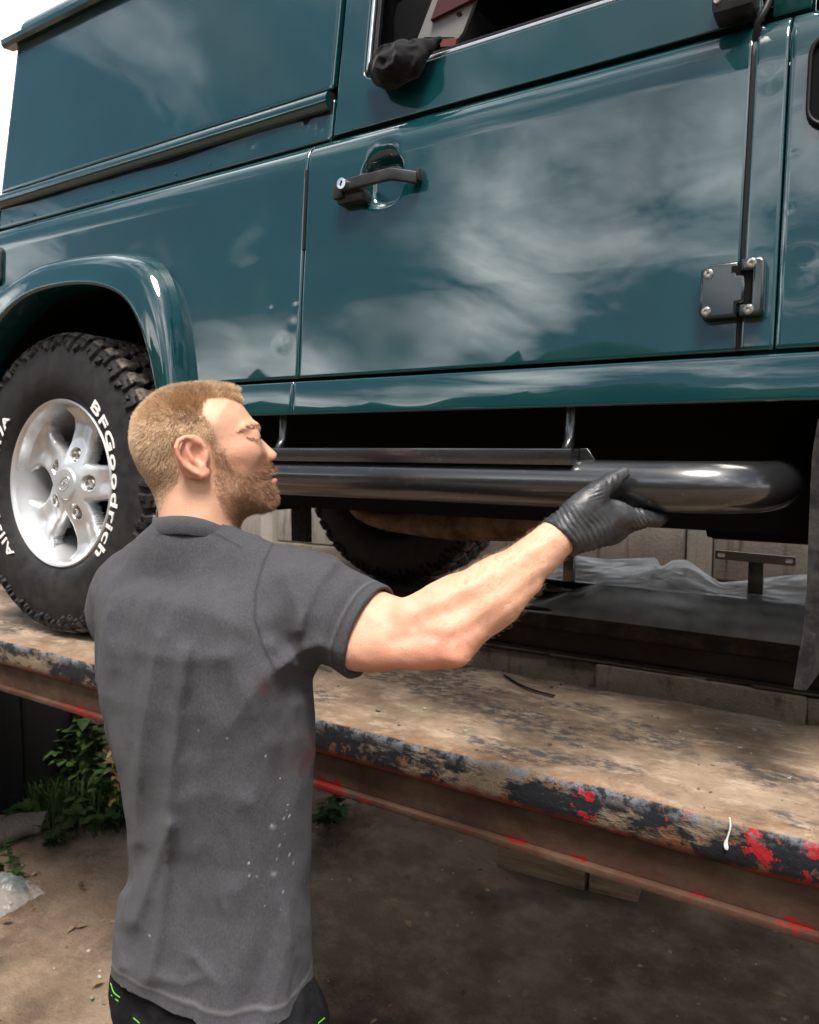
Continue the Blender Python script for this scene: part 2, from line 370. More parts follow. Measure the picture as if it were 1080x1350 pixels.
def channel_mat(dark=False):
    m = new_mat('red_rusty_channel', (.15, .1, .07), .8); k = NB(m)
    pos = k.sep(k.tc.outputs['Object'])
    c = k.mix(k.rampv(k.noise(8, 6, .65), .35, .7), (.045, .028, .019), (.115, .08, .052))
    low = k.rampv(pos[2], 1.02, .995)
    red = k.rampv(k.math('ADD', k.noise(9, 6, .7, stretch=(.8, 1, 1.3), loc=(3, 1, 1)), k.math('MULTIPLY', low, .12)), .665, .685)
    if dark: c = k.mix(.8, c, (.012, .010, .009)); red = k.math('MULTIPLY', red, .05)  # far runway copy: channel colour darkened to carry the shade
    dull = k.math('MULTIPLY', k.rampv(pos[2], 1.045, .994, .15, 1), k.rampv(k.noise(6, 5, .7), .35, .6, .1, .9))
    if not dark: c = k.mix(dull, c, (.055, .019, .013))
    c = k.mix(red, c, (.15, .012, .010)); k.b.inputs['Specular IOR Level'].default_value = .15; k.b.inputs['Roughness'].default_value = .95; c = k.mix(k.rampv(k.noise(3.2, 4, .6, loc=(0, 5, 2)), .62, .66), c, (.02, .012, .012))
    k.col(c); k.bump(k.noise(50, 7, .7), .5, .005); return m
CHANNEL = channel_mat(); CHANNEL_SHADED = channel_mat(True)

def dirt_mat():
    m = new_mat('packed_dirt', (.1, .07, .05), .95); k = NB(m)
    c = k.mix(k.rampv(k.noise(.9, 6, .6), .35, .65), (.070, .045, .030), (.22, .155, .108))
    c = k.mix(k.rampv(k.noise(6, 7, .7), .45, .75), c, (.25, .182, .13))
    c = k.mix(k.rampv(k.noise(1.6, 4, .6, loc=(7, 3, 0)), .55, .7), c, (.042, .029, .020))
    c = k.mix(k.rampv(k.noise(70, 5, .7), .62, .75), c, (.24, .19, .15)); k.col(c)
    k.bump(k.math('ADD', k.noise(14, 8, .7), k.math('MULTIPLY', k.noise(90, 4, .7), .35)), .8, .025); return m
DIRT = dirt_mat()
def conc_mat(name, a, b, c3, vstreak):
    m = new_mat(name, a, .92); k = NB(m)
    c = k.mix(k.rampv(k.noise(4, 7, .65), .3, .7), a, b)
    c = k.mix(k.rampv(k.noise(10, 5, .6, stretch=(3, 1, .35) if vstreak else (1, 1, 1)), .52, .72), c, c3)
    c = k.mix(k.rampv(k.noise(120, 4, .7), .55, .75), c, tuple(min(1, x * 1.5) for x in b)); k.col(c)
    k.bump(k.noise(60 if vstreak else 110, 7, .75), .6 if vstreak else 1.0, .006 if vstreak else .03); return m
CONC = conc_mat('weathered_concrete_panel', (.23, .20, .172), (.34, .305, .27), (.12, .105, .09), True)
ROUGHC = conc_mat('rough_concrete_block', (.20, .168, .13), (.36, .305, .245), (.07, .064, .035), False)
TIMBER = new_mat('old_timber', (.2, .15, .11), .85); _k = NB(TIMBER)
_k.col(_k.mix(_k.rampv(_k.noise(14, 6, .7, stretch=(.3, 1.5, 3)), .3, .7), (.15, .095, .058), (.38, .26, .17))); _k.bump(_k.noise(30, 5, .7, stretch=(.15, 1.5, 3)), .7, .008)

# ---------------------------------------------------------------- ground, far wood
def build_ground():
    xs = np.r_[-900, -200, -60, -20, np.linspace(-7, 3, 130), 15, 60, 200, 900]; ys = np.r_[-900, -200, -60, -20, -5, np.linspace(-1, 5, 90), 20, 60, 200, 900]
    X, Y = np.meshgrid(xs, ys, indexing='ij'); P = np.stack([X.ravel(), Y.ravel(), 0 * X.ravel()], 1)
    Z = .018 * vnoise(P * 1.7) + .010 * vnoise(P * 5 + 3) + .005 * vnoise(P * 13)
    fade = np.clip(1 - (np.abs(P[:, 0] + 2) - 5) / 5, 0, 1) * np.clip(1 - (np.abs(P[:, 1] - 2) - 3) / 3, 0, 1)
    P[:, 2] = Z * fade - .01
    n, m = X.shape
    F = [(i * m + j, (i + 1) * m + j, (i + 1) * m + j + 1, i * m + j + 1) for i in range(n - 1) for j in range(m - 1)]
    tag(obj('ground', P, F, DIRT), kind='structure')
build_ground()
def build_wood():
    LEAF = new_mat('far_foliage', (.035, .055, .02), .9); k = NB(LEAF); k.col(k.mix(k.rampv(k.noise(1.2, 6, .7), .35, .65), (.02, .03, .012), (.07, .10, .035)))
    V = []; F = []
    xs = np.linspace(-70, 60, 260); ts = np.linspace(0, 1, 26)
    for i, x in enumerate(xs):
        hgt = 6.55 + .5 * vnoise(np.array([[x * .09, 2.3, 0]]))[0] + .35 * vnoise(np.array([[x * .35, 7.3, 0]]))[0]
        for t in ts:
            a = math.pi * t; p = np.array([x, -17 + 3.5 * math.cos(a), hgt * math.sin(a) ** .6])
            d = vnoise(p[None] * .55)[0] * .9 + vnoise(p[None] * 1.7)[0] * .55
            V.append(p + d * np.array([.6, math.cos(a), math.sin(a)]))
    n = len(ts); F = [(i * n + j, (i + 1) * n + j, (i + 1) * n + j + 1, i * n + j + 1) for i in range(len(xs) - 1) for j in range(n - 1)]
    tag(obj('far_wood', V, F, LEAF), 'dark green belt of trees mirrored low in the vehicle door', 'trees', kind='stuff')
build_wood()

# ---------------------------------------------------------------- boundary wall
WALL_Y = 3.45
def build_wall():
    wl = empty('boundary_wall', (-2.5, WALL_Y, 0), 'weathered concrete panel wall behind the far runway', 'wall')
    me = MB(); me.box((-9, WALL_Y + .03, -.05), (2.0, WALL_Y + .25, 1.36)); me.build('core', CONC, wl, False)
    px0 = -8.9; i = 0
    base = MB(); base.box((0, 0, 0), (1.145, .09, .30), bev=.008); pm = mesh_of('panel', base.V, base.F, True, 30)
    pm.materials.append(CONC)
    pb = MB(); pb.box((0, 0, 0), (.10, .14, 1.46), bev=.012); pme = mesh_of('post', pb.V, pb.F, True, 30); pme.materials.append(CONC)
    OFF = onY(925, 720, WALL_Y)[0]
    for k in range(-6, 2):
        x = OFF + .05 + k * 1.26
        o = bpy.data.objects.new('panel', pm); link(o, wl); o.location = (x, WALL_Y + .012 * math.sin(k * 2.1), 1.08)
        o = bpy.data.objects.new('post', pme); link(o, wl); o.location = (x - .107, WALL_Y - .03, -.05)
    blk = MB(); blk.box((0, 0, 0), (.440, .11, .212), bev=.007)
    bmv = np.array(blk.V)
    for c in range(5):
        for k in range(-14, 4):
            x = OFF + k * .445 + (.22 if c % 2 else 0) + random.uniform(-.004, .004)
            if k % 5 == 0 or (c, k) == (0, -14):
                bv = bmv + .006 * np.stack([vnoise(bmv * 20 + k + c), vnoise(bmv * 21 + 5 + k), vnoise(bmv * 19 + 9 + c)], 1); bmesh_ = mesh_of('block', bv, blk.F, True, 40); bmesh_.materials.append(ROUGHC)
            o = bpy.data.objects.new('block', bmesh_); link(o, wl); o.location = (x, WALL_Y - .05 + random.uniform(0, .02), c * .215)
build_wall()

# ---------------------------------------------------------------- lift runways
DECK_Z = 1.13
def runway(y0, y1, label, flip):
    cyc = (y0 + y1) / 2
    t = empty('lift_runway', (-1.0, cyc, 0), label, 'vehicle lift', 'lift runways under the vehicle')
    s = 1
    sec = [(y1 - .015, DECK_Z - .028), (y1 - .012, DECK_Z - .006), (y1 - .018, DECK_Z)]
    n = 14
    for q in np.linspace(0, 1, n)[1:]: sec.append((y1 - .018 + (y0 + .012 - y1 + .018) * q, DECK_Z))
    for a in (20, 45, 70, 90): sec.append((y0 + .011 - .011 * math.sin(math.radians(a)), DECK_Z - .011 + .011 * math.cos(math.radians(a))))
    sec += [(y0 - .002, DECK_Z - .03), (y0 - .003, DECK_Z - .045), (y0 - .001, DECK_Z - .058), (y0 + .006, DECK_Z - .066), (y0 + .02, DECK_Z - .070), (y0 + .05, DECK_Z - .070)]
    sec = np.array(sec); xs = np.linspace(-4.9, 1.6, 270); V = []
    for x in xs:
        p = np.stack([np.full(len(sec), x), sec[:, 0], sec[:, 1]], 1); nn = .0022 * vnoise(p * np.array([6, 6, 30])) + .0012 * vnoise(p * 31)
        p[:, 2] += nn * (p[:, 2] > DECK_Z - .02); p[:, 1] += nn * .8 * (p[:, 1] < y0 + .03); V.append(p)
    V = np.vstack(V); m = len(sec)
    F = [(i * m + j, i * m + j + 1, (i + 1) * m + j + 1, (i + 1) * m + j) for i in range(len(xs) - 1) for j in range(m - 1)]
    obj('deck', V, F, DECK_SHADED if flip else DECK, t); CHN = CHANNEL_SHADED if flip else CHANNEL
    ch = MB(); ch.box((-4.9, y0 + .022, DECK_Z - .132), (1.6, y0 + .03, DECK_Z - .0705)); ch.box((-4.9, y0 + .008, DECK_Z - .145), (1.6, y0 + .06, DECK_Z - .133), bev=.003)
    ch.build('side_channel', CHN, t, True, 30)
    ch = MB(); ch.box((-4.9, y1 - .05, DECK_Z - .145), (1.6, y1 - .03, DECK_Z - .01)); ch.build('inner_channel', CHN, t, True, 30)
    for x in (-4.75, 1.3):
        lg = MB(); lg.box((x - .07, cyc - .07, 0), (x + .07, cyc + .07, DECK_Z - .146), bev=.006); lg.box((x - .14, cyc - .14, -.01), (x + .14, cyc + .14, .014)); lg.build('leg', BLACK, t)
    for x in np.arange(-3.6, 1.2, .6):
        cb = MB(); cb.box((x - .02, y0 + .032, DECK_Z - .11), (x + .02, y1 - .052, DECK_Z - .03)); cb.build('cross_member', CHN, t, False)
    return t
runway(1.110, 1.605, 'worn tan steel lift runway nearest the man with chipped black edge', False)
runway(2.28, 2.80, 'lift runway on the far side, its colour darkened for shade, carrying the plastic sheet', True)
# ---------------------------------------------------------------- vehicle
LOWP = np.array([(1.70, 1.231), (1.80, 1.240), (1.95, 1.2525), (2.10, 1.266), (2.20, 1.2745), (2.23, 1.277), (2.252, 1.2805), (2.27, 1.286), (2.284, 1.2945), (2.293, 1.305), (2.297, 1.316)])
def Yl(z): return np.interp(z, LOWP[:, 0], LOWP[:, 1])
def Yu(z): return 1.308 + (z - 2.302) * .16
def wav(P, amp=1.0, seed=0):
    return amp * (.0011 * vnoise(P * 3.3 + seed) + .00022 * vnoise(P * 9 + seed * 2))
veh = empty('off_road_vehicle', (-1.0, 2.1, 1.13), 'dark green four wheel drive vehicle standing on the lift', 'vehicle')

def lower_grid(x0, x1, nx, nz, zlo=None, dents=(), ztop=2.297, seed=0, amp=1.0):
    xs = np.linspace(x0, x1, nx)
    # arc-length samples over the profile
    zz = np.concatenate([np.linspace(1.803, 2.225, nz), LOWP[5:, 0][1:]]) ; G = np.empty((nx, len(zz), 3))
    for i, x in enumerate(xs):
        lo = 1.803 if zlo is None else max(1.803, float(zlo(x)))
        z = np.where(zz <= 2.225, lo + (zz - 1.803) * (2.225 - lo) / (2.225 - 1.803), zz); y = Yl(z)
        G[i] = np.stack([np.full(len(z), x), y, z], 1)
    P = G.reshape(-1, 3); d = wav(P * np.array([1, 0, 1]), amp, seed)
    for dx, dz, r, dep in dents: d = d + dep * np.exp(-((P[:, 0] - dx) ** 2 + (P[:, 2] - dz) ** 2) / (r * r))
    P[:, 1] += d
    return G

# rear quarter and wheel arch
A_OUT = [(-150, 640), (-120, 560), (-60, 455), (-20, 412), (20, 374), (60, 348), (115, 335), (172, 332), (210, 348), (232, 390), (244, 440), (252, 490), (258, 540)]
A_IN = [(-110, 640), (-90, 580), (-45, 480), (0, 418), (35, 388), (78, 375), (122, 374), (158, 388), (180, 420), (194, 460), (203, 500), (210, 540)]
ao = np.array([onY(u, v, 1.252) for u, v in A_OUT]); ai = np.array([onY(u, v, 1.192) for u, v in A_IN])
ao = smooth_path(ao, 70); ai = smooth_path(ai, 70)
am = .5 * (ao + ai)
order = np.argsort(am[:, 0]); amx, amz = am[order, 0], am[order, 2]
def arch_lo(x): return np.interp(x, amx, amz, left=0, right=0) if x < amx[-1] else 0
def D(u, v, r, dep, Y=1.255): p = onY(u, v, Y); return (p[0], p[2], r, dep)
qd = [D(358, 408, .004, .0009), D(390, 404, .005, .0014), D(388, 428, .012, .0004), D(376, 455, .02, .0005), D(300, 300, .09, .004),  D(190, 310, .012, .0005), D(340, 350, .05, -.002)]
G = lower_grid(-2.29, -1.070, 210, 95, arch_lo, qd, seed=3, amp=1.2)
V, F = grid_panel(G); obj('rear_quarter_panel', V, F, PAINT, veh)
# arch flare
def flare():
    n = len(ao); V = []; S = 12
    for i in range(n):
        o, q = ao[i].copy(), ai[i]; o[1] = Yl(o[2]) + .002
        for k in range(S):
            t = k / (S - 1); p = o + (q - o) * t
            bul = .052 * math.sin(math.pi * min(1, t * 1.0) ** .55) * (1 - .35 * t)
            p = p.copy(); p[1] = o[1] + (q[1] - o[1]) * t - bul * .75; V.append(p)
        p = q.copy(); p[1] += .012; nrm = (q - o); nrm[1] = 0; nrm /= np.linalg.norm(nrm); V.append(q + nrm * .004 + np.array([0, .008, 0])); V.append(q + nrm * .001 + np.array([0, .10, 0]))
    m = S + 2; F = [(i * m + j, i * m + j + 1, (i + 1) * m + j + 1, (i + 1) * m + j) for i in range(n - 1) for j in range(m - 1)]
    obj('wheel_arch_flare', V, F, PAINT, veh)
flare()
def well():
    V = []; n = len(ai)
    for p in ai:
        for y in (1.235, 1.75): V.append((p[0] * 1.0 - 0.0, y, p[2] + .004))
    F = [(2 * i, 2 * i + 1, 2 * i + 3, 2 * i + 2) for i in range(n - 1)]
    V += [(p[0], 1.75, p[2] + .004) for p in ai]; F.append(tuple(range(2 * n, 3 * n)))
    obj('wheel_well', V, F, BLACK, veh)
well()
# filler recess at the left edge
fp = onY(-12, 352, 1.262)
V, F = plate(rrect(-.065, -.055, .065, .055, .02), [], .012, .004, lambda a, b, c: (fp[0] - .018 + a, Yl(fp[2] + b) - .004 + c, fp[2] + b)); obj('filler_cap', V, F, PLASTIC, veh, True, 40)

# sills
def sill(name, x0, x1, dents, seed):
    xs = np.linspace(x0, x1, max(12, int((x1 - x0) / .006))); zz = np.linspace(1.727, 1.791, 16); G = np.empty((len(xs), 16, 3))
    for i, x in enumerate(xs): G[i] = np.stack([np.full(16, x), 1.2315 + (zz - 1.727) * .12 + .0008 * ((zz - 1.759) / .032) ** 2, zz], 1)
    P = G.reshape(-1, 3); d = wav(P * np.array([1, 0, 1]), 1.5, seed)
    for dx, dz, r, dep in dents: d = d + dep * np.exp(-((P[:, 0] - dx) ** 2 + ((P[:, 2] - dz) * 1.3) ** 2) / (r * r))
    P[:, 1] += d
    V, F = grid_panel(G); obj(name, V, F, PAINT, veh)
sill('sill_panel', -1.074, .75, [D(540, 522, .08, .0012, 1.235), D(680, 524, .10, -.001, 1.235)], 11)
sill('rear_sill_panel', -1.392, -1.081, [], 12)

# door, lower skin with handle recess
HC = onY(503, 238, 1.272); hx, hz = HC[0], HC[2]
dd = [D(905, 395, .14, .002), D(760, 300, .20, .0022), D(600, 330, .18, -.002), D(540, 440, .14, .0018)]
dg_ = lower_grid(-1.061, -.207, 240, 112, None, dd, seed=1, amp=.8)
P = dg_.reshape(-1, 3)
q = (np.abs((P[:, 0] - hx) / .052) ** 3 + np.abs((P[:, 2] - hz) / .056) ** 3) ** (1 / 3)
tq = np.clip((1 - q) / .36, 0, 1); P[:, 1] += .028 * tq * tq * (3 - 2 * tq)
fan = np.clip((P[:, 0] + .62) / .40, 0, 1) * np.clip((P[:, 2] - 2.02) / .2, 0, 1) * np.clip((2.27 - P[:, 2]) / .05, 0, 1)
ang = np.arctan2(2.30 - P[:, 2], -.16 - P[:, 0])
P[:, 1] += fan * 0 * np.sin(ang * 34)
V, F = grid_panel(dg_); door = obj('door', V, F, PAINT, veh)
# door, upper frame with window opening (local a=X, b=height above 2.302)
def up_xf(off): return lambda a, b, c: (a, Yu(2.302 + b * .987) + off + c, 2.302 + b * .987)
WIN = [(-.955, .118), (-.935, .106), (-.915, .105), (-.30, .105), (-.285, .112), (-.28, .125), (-.34, .505), (-.36, .52), (-.93, .52), (-.948, .505)]
WIN = rrect(-.953, .106, -.30, .52, .022)
V, F = plate([(-1.019, .003), (-.196, .003), (-.26, .555), (-1.019, .555)], [WIN], .02, .003, up_xf(.010)); obj('door_frame', V, F, PAINT, door, True, 40)
# window seals
def seal(name, off, w, mat, dy):
    o = rrect(-.953 + off, .106 + off, -.30 - off, .52 - off, .022); i = rrect(-.953 + off + w, .106 + off + w, -.30 - off - w, .52 - off - w, .018)
    V, F = plate(o, [i], .012, .002, up_xf(dy)); obj(name, V, F, mat, door, True, 40)
seal('window_seal', .0015, .008, CHROME_EDGE, .008); seal('window_channel', .0105, .010, RUBBER, .016)
# white sill lip under the cloth
# inner door shell and gap backing
b = MB(); b.box((-1.06, 1.318, 1.76), (-.205, 1.328, 2.288)); b.build('inner_door_shell', SHADE, veh, False)
b = MB(); b.box((-1.37, 1.292, 1.74), (-1.02, 1.31, 2.20)); b.build('inner_side_shell', BLACK, veh, False)
b = MB(); b.box((-2.28, 1.320, 2.2), (-1.03, 1.33, 2.40)); b.build('inner_waist_rail', BLACK, veh, False)
b = MB(); b.box((-.115, 1.30, 1.76), (.4, 1.315, 2.285)); b.build('inner_wing_shell', BLACK, veh, False)
# black weather strip on the rear edge of the door and the rubber seal at its front
a0 = onY(411, 208, 1.272); a1 = onY(406, 327, 1.262)
b = MB(); b.tube([(-1.066, Yl(z) + .001, z) for z in np.linspace(2.07, 2.235, 12)], .0042, 8); b.build('edge_strip', RUBBER, door)
b = MB(); zz = np.linspace(1.80, 2.262, 40); b.tube([(-.2030, Yl(z) + .0045, z) for z in zz] + [(-.199, 1.279, 2.285), (-.190, 1.283, 2.302), (-.184, 1.30, 2.33)], .0055, 10); b.build('door_seal', RUBBER, veh)

# hinge pillar and front wing
G = lower_grid(-.198, -.158, 16, 95, None, [(-.178, 2.20, .02, .0012)], seed=5, amp=.8); V, F = grid_panel(G); obj('hinge_pillar', V, F, PAINT, veh)
wd = [D(1045, 135, .003, .0005), D(1045, 200, .004, .0006), D(1040, 275, .004, .0005), D(1055, 355, .03, .0015)]
G = lower_grid(-.150, .75, 150, 95, None, wd, seed=6, amp=1.0); V, F = grid_panel(G); obj('front_wing', V, F, PAINT, veh)
vt = onY(1064, 110, 1.268)
V, F = plate(rrect(0, -.068, .30, .068, .03), [rrect(.006, -.062, .294, .062, .026)], .012, .003, lambda a, b, c: (vt[0] + a, Yl(vt[2] + b) - .004 + c, vt[2] + b)); wv = obj('wing_vent', V, F, RUBBER, veh, True, 40)
V, F = plate(rrect(.006, -.062, .294, .062, .026), [], .004, .001, lambda a, b, c: (vt[0] + a, Yl(vt[2] + b) - .001 + c, vt[2] + b)); obj('vent_grille', V, F, SHADE, wv, True, 40)
for k in range(6):
    b = MB(); z0 = vt[2] - .05 + k * .02; b.box((vt[0] + .02, Yl(z0) - .005, z0 - .004), (vt[0] + .28, Yl(z0) - .002, z0 + .004), bev=.001); b.build('slat', PLASTIC, wv)

# lower door hinge
hb = onY(968, 382, 1.232); hX, hZ = hb[0], hb[2]
def hxf(dy): return lambda a, b, c: (hX + a, Yl(hZ + b) + dy + c, hZ + b)
hi = MB()
V, F = plate([(-.048, -.034), (-.040, -.041), (.006, -.041), (.006, -.022), (.016, -.021), (.016, .021), (.006, .022), (.006, .041), (-.038, .041), (-.048, .033)], [], .020, .005, hxf(-.012), 3); hinge = obj('door_hinge', V, F, HINGE_DARKENED, veh, True, 45)
V, F = plate([(.010, -.041), (.036, -.041), (.042, -.036), (.042, .036), (.036, .042), (.010, .042), (.010, .0245), (.026, .0245), (.026, -.0245), (.010, -.0245)], [], .026, .004, hxf(-.015), 3); obj('hinge_leaf', V, F, HINGE_DARKENED, hinge, True, 45)
b = MB(); b.box((hX - .004, Yl(hZ) - .02, hZ - .034), (hX + .03, Yl(hZ) - .004, hZ + .034)); b.build('hinge_pin_block', BLACK, hinge, False)
def bolt(parent, x, z, y, r, name='bolt'):
    m = MB(); rings = [(0, r), (-.001, r), (-.0028, r * .82), (-.003, r * .45), (-.0012, r * .40), (-.001, .0001)]
    V = []; n = 20
    for dy, rr in rings:
        for k in range(n):
            q = 2 * math.pi * k / n; wob = 1 + (.12 * math.cos(6 * q) if .39 < rr / r < .5 else 0); V.append((x + rr * wob * math.cos(q), y + dy, z + rr * wob * math.sin(q)))
    F = [(i * n + k, (i + 1) * n + k, (i + 1) * n + (k + 1) % n, i * n + (k + 1) % n) for i in range(len(rings) - 1) for k in range(n)]
    F = [f[::-1] for f in F]
    obj(name, V, F, BOLT, parent, True, 30)
for a, c, y in ((-.036, .026, -.0225), (-.037, -.030, -.0225), (.024, .034, -.0285), (.023, -.033, -.0285)):
    bolt(hinge, hX + a, hZ + c, Yl(hZ + c) + y, .0072)

# door handle
ha = onY(437, 247, 1.236); hb2 = onY(543, 230, 1.236)
def handle():
    x0, x1 = ha[0], hb2[0]; z = (ha[2] + hb2[2]) / 2 + .004
    # bar swept in plan: stands off, then turns in to the skin at the front end
    path = [(x0 + .022, 1.243, z), (x0 + .05, 1.238, z), (x1 - .070, 1.236, z), (x1 - .048, 1.2365, z), (x1 - .026, 1.243, z - .004), (x1, 1.253, z - .010)]
    Pth = smooth_path(path, 26); V = []; sec = rrect(-.005, -.0112, .005, .0112, .003, 3); n = len(sec)
    T = np.gradient(Pth, axis=0)
    for p, t in zip(Pth, T):
        t = t / np.linalg.norm(t); s = np.array([t[1], -t[0], 0]); s /= np.linalg.norm(s)
        for a, c in sec: V.append(p + s * a + np.array([0, 0, c]))
    F = [(i * n + k, i * n + (k + 1) % n, (i + 1) * n + (k + 1) % n, (i + 1) * n + k) for i in range(len(Pth) - 1) for k in range(n)]
    F += [tuple(range(n))[::-1], tuple((len(Pth) - 1) * n + k for k in range(n))]
    h = obj('handle', V, F, PLASTIC, door, True, 40)
    m = MB(); m.box((x0, 1.238, z - .022), (x0 + .024, 1.275, z + .011), bev=.004); m.box((x0 + .004, 1.246, z - .031), (x0 + .07, 1.277, z - .008), bev=.006); m.box((x0 + .02, 1.245, z - .014), (x0 + .06, 1.28, z + .010), bev=.003); m.build('handle_base', PLASTIC, door)
    m = MB(); m.box((x1 - .012, 1.256, z - .013), (x1 + .003, 1.282, z + .010), bev=.003); m.build('handle_pivot', PLASTIC, door)
    bolt_x, bolt_z = x0 + .031, z + .001
    m = MB(); n = 24
    V = [(bolt_x, 1.2265, bolt_z)] + [(bolt_x + .0105 * math.cos(2 * math.pi * k / n), 1.227, bolt_z + .0105 * math.sin(2 * math.pi * k / n)) for k in range(n)] + [(bolt_x + .011 * math.cos(2 * math.pi * k / n), 1.246, bolt_z + .011 * math.sin(2 * math.pi * k / n)) for k in range(n)]
    F = [(0, 1 + (k + 1) % n, 1 + k) for k in range(n)] + [(1 + k, 1 + (k + 1) % n, 1 + n + (k + 1) % n, 1 + n + k) for k in range(n)]
    obj('lock', V, F, CHROME_EDGE, door, True, 40)
    m = MB(); m.box((-.0012, -.001, -.005), (.0012, 0, .005), M=Matrix.Translation((bolt_x, 1.2264, bolt_z)) @ Matrix.Rotation(math.radians(25), 4, 'Y')); m.build('key_slot', BLACK, door, False)
handle()

# hardtop side
V, F = plate([(-2.285, .112), (-1.032, .112), (-1.032, .585), (-2.285, .585)], [], .016, .003, up_xf(.008)); V = np.array(V)
nx_, nt_ = 150, 60
G = np.empty((nx_, nt_, 3))
for i, x in enumerate(np.linspace(-2.283, -1.034, nx_)):
    z = np.linspace(2.412, 2.862, nt_); G[i] = np.stack([np.full(nt_, x), Yu(z) - .002, z], 1)
P = G.reshape(-1, 3); P[:, 1] += wav(P * np.array([1, 0, 1]), 1.6, 21)
V, F = grid_panel(G); obj('hardtop_side', V, F, PAINT, veh)
G = np.empty((150, 16, 3))
for i, x in enumerate(np.linspace(-2.285, -1.031, 150)):
    z = np.linspace(2.304, 2.385, 16); G[i] = np.stack([np.full(16, x), Yu(z) + .003, z], 1)
P = G.reshape(-1, 3); P[:, 1] += wav(P * np.array([1, 0, 1]), 1.3, 22)
for dx, dz, r, dep in [D(400, 165, .012, .002, 1.312), D(418, 170, .012, .002, 1.312), D(330, 190, .008, .0015, 1.312)]: P[:, 1] += dep * np.exp(-((P[:, 0] - dx) ** 2 + (P[:, 2] - dz) ** 2) / (r * r))
V, F = grid_panel(G); ws = obj('waist_strip', V, F, PAINT, veh)
# rounded side moulding
zc = 2.383; S = 11; V = []
xs = np.linspace(-2.285, -1.036, 60)
for x in xs:
    for k in range(S):
        a = math.pi * k / (S - 1); V.append((x, Yu(zc) + .004 - .021 * math.sin(a) ** .8, zc + .021 * math.cos(a)))
F = [(i * S + k, i * S + k + 1, (i + 1) * S + k + 1, (i + 1) * S + k) for i in range(len(xs) - 1) for k in range(S - 1)] + [tuple((len(xs) - 1) * S + k for k in range(S)), tuple(range(S))[::-1]]
obj('side_moulding', V, F, PAINT, veh, True, 50)
rm = MB(); n = 8
rv = [(0, -.0022, 0)] + [(.0035 * math.cos(2 * math.pi * k / n), 0, .0035 * math.sin(2 * math.pi * k / n)) for k in range(n)]
rme = mesh_of('rivet', rv, [(0, 1 + (k + 1) % n, 1 + k) for k in range(n)]); rme.materials.append(PAINT)
for u, v in ((276, 215), (231, 229), (148, 252), (112, 262), (45, 283), (15, 291)):
    p = onY(u, v, 1.312); o = bpy.data.objects.new('rivet', rme); link(o, veh); o.location = (p[0], Yu(p[2]) + .002, p[2])
# gutter, roof, rear face, far side
GZ = 2.872
b = MB(); gy = Yu(GZ)
sec = [(gy + .01, GZ - .012), (gy - .022, GZ - .016), (gy - .030, GZ - .008), (gy - .030, GZ + .006), (gy - .024, GZ + .008), (gy + .02, GZ + .010)]
V = []; xs = [-2.33, -2.322, 0.0]
for x in xs: V += [(x, y, z) for y, z in sec]
m = len(sec); F = [(i * m + j, (i + 1) * m + j, (i + 1) * m + (j + 1) % m, i * m + (j + 1) % m) for i in range(2) for j in range(m)] + [tuple(range(m))]
obj('roof_gutter', V, F, PAINT, veh, True, 30)
rs = [(gy + .004, GZ + .008), (gy + .008, GZ + .04), (gy + .03, GZ + .085), (gy + .075, GZ + .118), (gy + .16, GZ + .135), (2.1, GZ + .15)]
rs = smooth_path([(a, c) for a, c in rs], 18); rs = np.vstack([rs, [(4.2 - a, c) for a, c in rs[::-1][1:]]])
V = []; xs = [-2.30, -2.29, -2.2, 0.0]
for x in xs:
    ins = .025 if x == -2.30 else 0
    V += [(x, a + (ins if a < 2.1 else -ins), c - ins) for a, c in rs]
m = len(rs); F = [(i * m + j, (i + 1) * m + j, (i + 1) * m + j + 1, i * m + j + 1) for i in range(3) for j in range(m - 1)] + [tuple(range(m))[::-1]]
roof = obj('roof', V, F, PAINT, veh, True, 40)
for x0, x1 in ((-2.05, -1.62), (-1.52, -1.10)):       # curved roof-edge windows
    idxs = np.linspace(3, 9, 9); V = []
    for x in np.linspace(x0, x1, 16):
        for q in idxs:
            y = np.interp(q, range(len(rs)), rs[:, 0]); z = np.interp(q, range(len(rs)), rs[:, 1]); V.append((x, y - .005, z + .004))
    Gp = np.array(V).reshape(16, 9, 3); V, F = grid_panel(Gp, .002, .008); g = obj('roof_window', V, F, GLASS, roof)
    ring = np.vstack([Gp[:, 0], Gp[-1, 1:], Gp[::-1, -1][1:], Gp[0, ::-1][1:]]); mm = MB(); mm.tube(ring, .008, 8, False); mm.build('window_rubber', RUBBER, roof)
b = MB(); V = [(-2.288, Yl(z), z) for z in (1.72, 2.0, 2.29)] + [(-2.288, Yu(z), z) for z in (2.33, GZ)]
V2 = [(x, 4.2 - y, z) for x, y, z in V]
obj('tailgate', V + V2, [(0, 1, 6, 5), (1, 2, 7, 6), (2, 3, 8, 7), (3, 4, 9, 8)], PAINT, veh, False)
V = [(x, y, z) for x in (-2.288, .75) for _, y, z in V2]
obj('far_side_panel', V, [(0, 5, 6, 1), (1, 6, 7, 2), (2, 7, 8, 3), (3, 8, 9, 4)], PAINT, veh, False)
b = MB(); b.box((-1.36, 1.26, 1.735), (.75, 2.94, 1.755)); b.build('floor_pan', BLACK, veh, False)
b = MB(); b.box((-2.28, 1.76, 1.735), (-1.3605, 2.94, 1.755)); b.build('rear_floor', BLACK, veh, False)
b = MB(); b.box((-1.0, 1.45, 1.76), (-.97, 2.92, 2.9)); b.build('bulkhead', SHADE, veh, False)
b = MB(); b.box((.02, 1.32, 1.76), (.06, 2.92, 2.86)); b.build('dashboard_bulkhead', SHADE, veh, False)
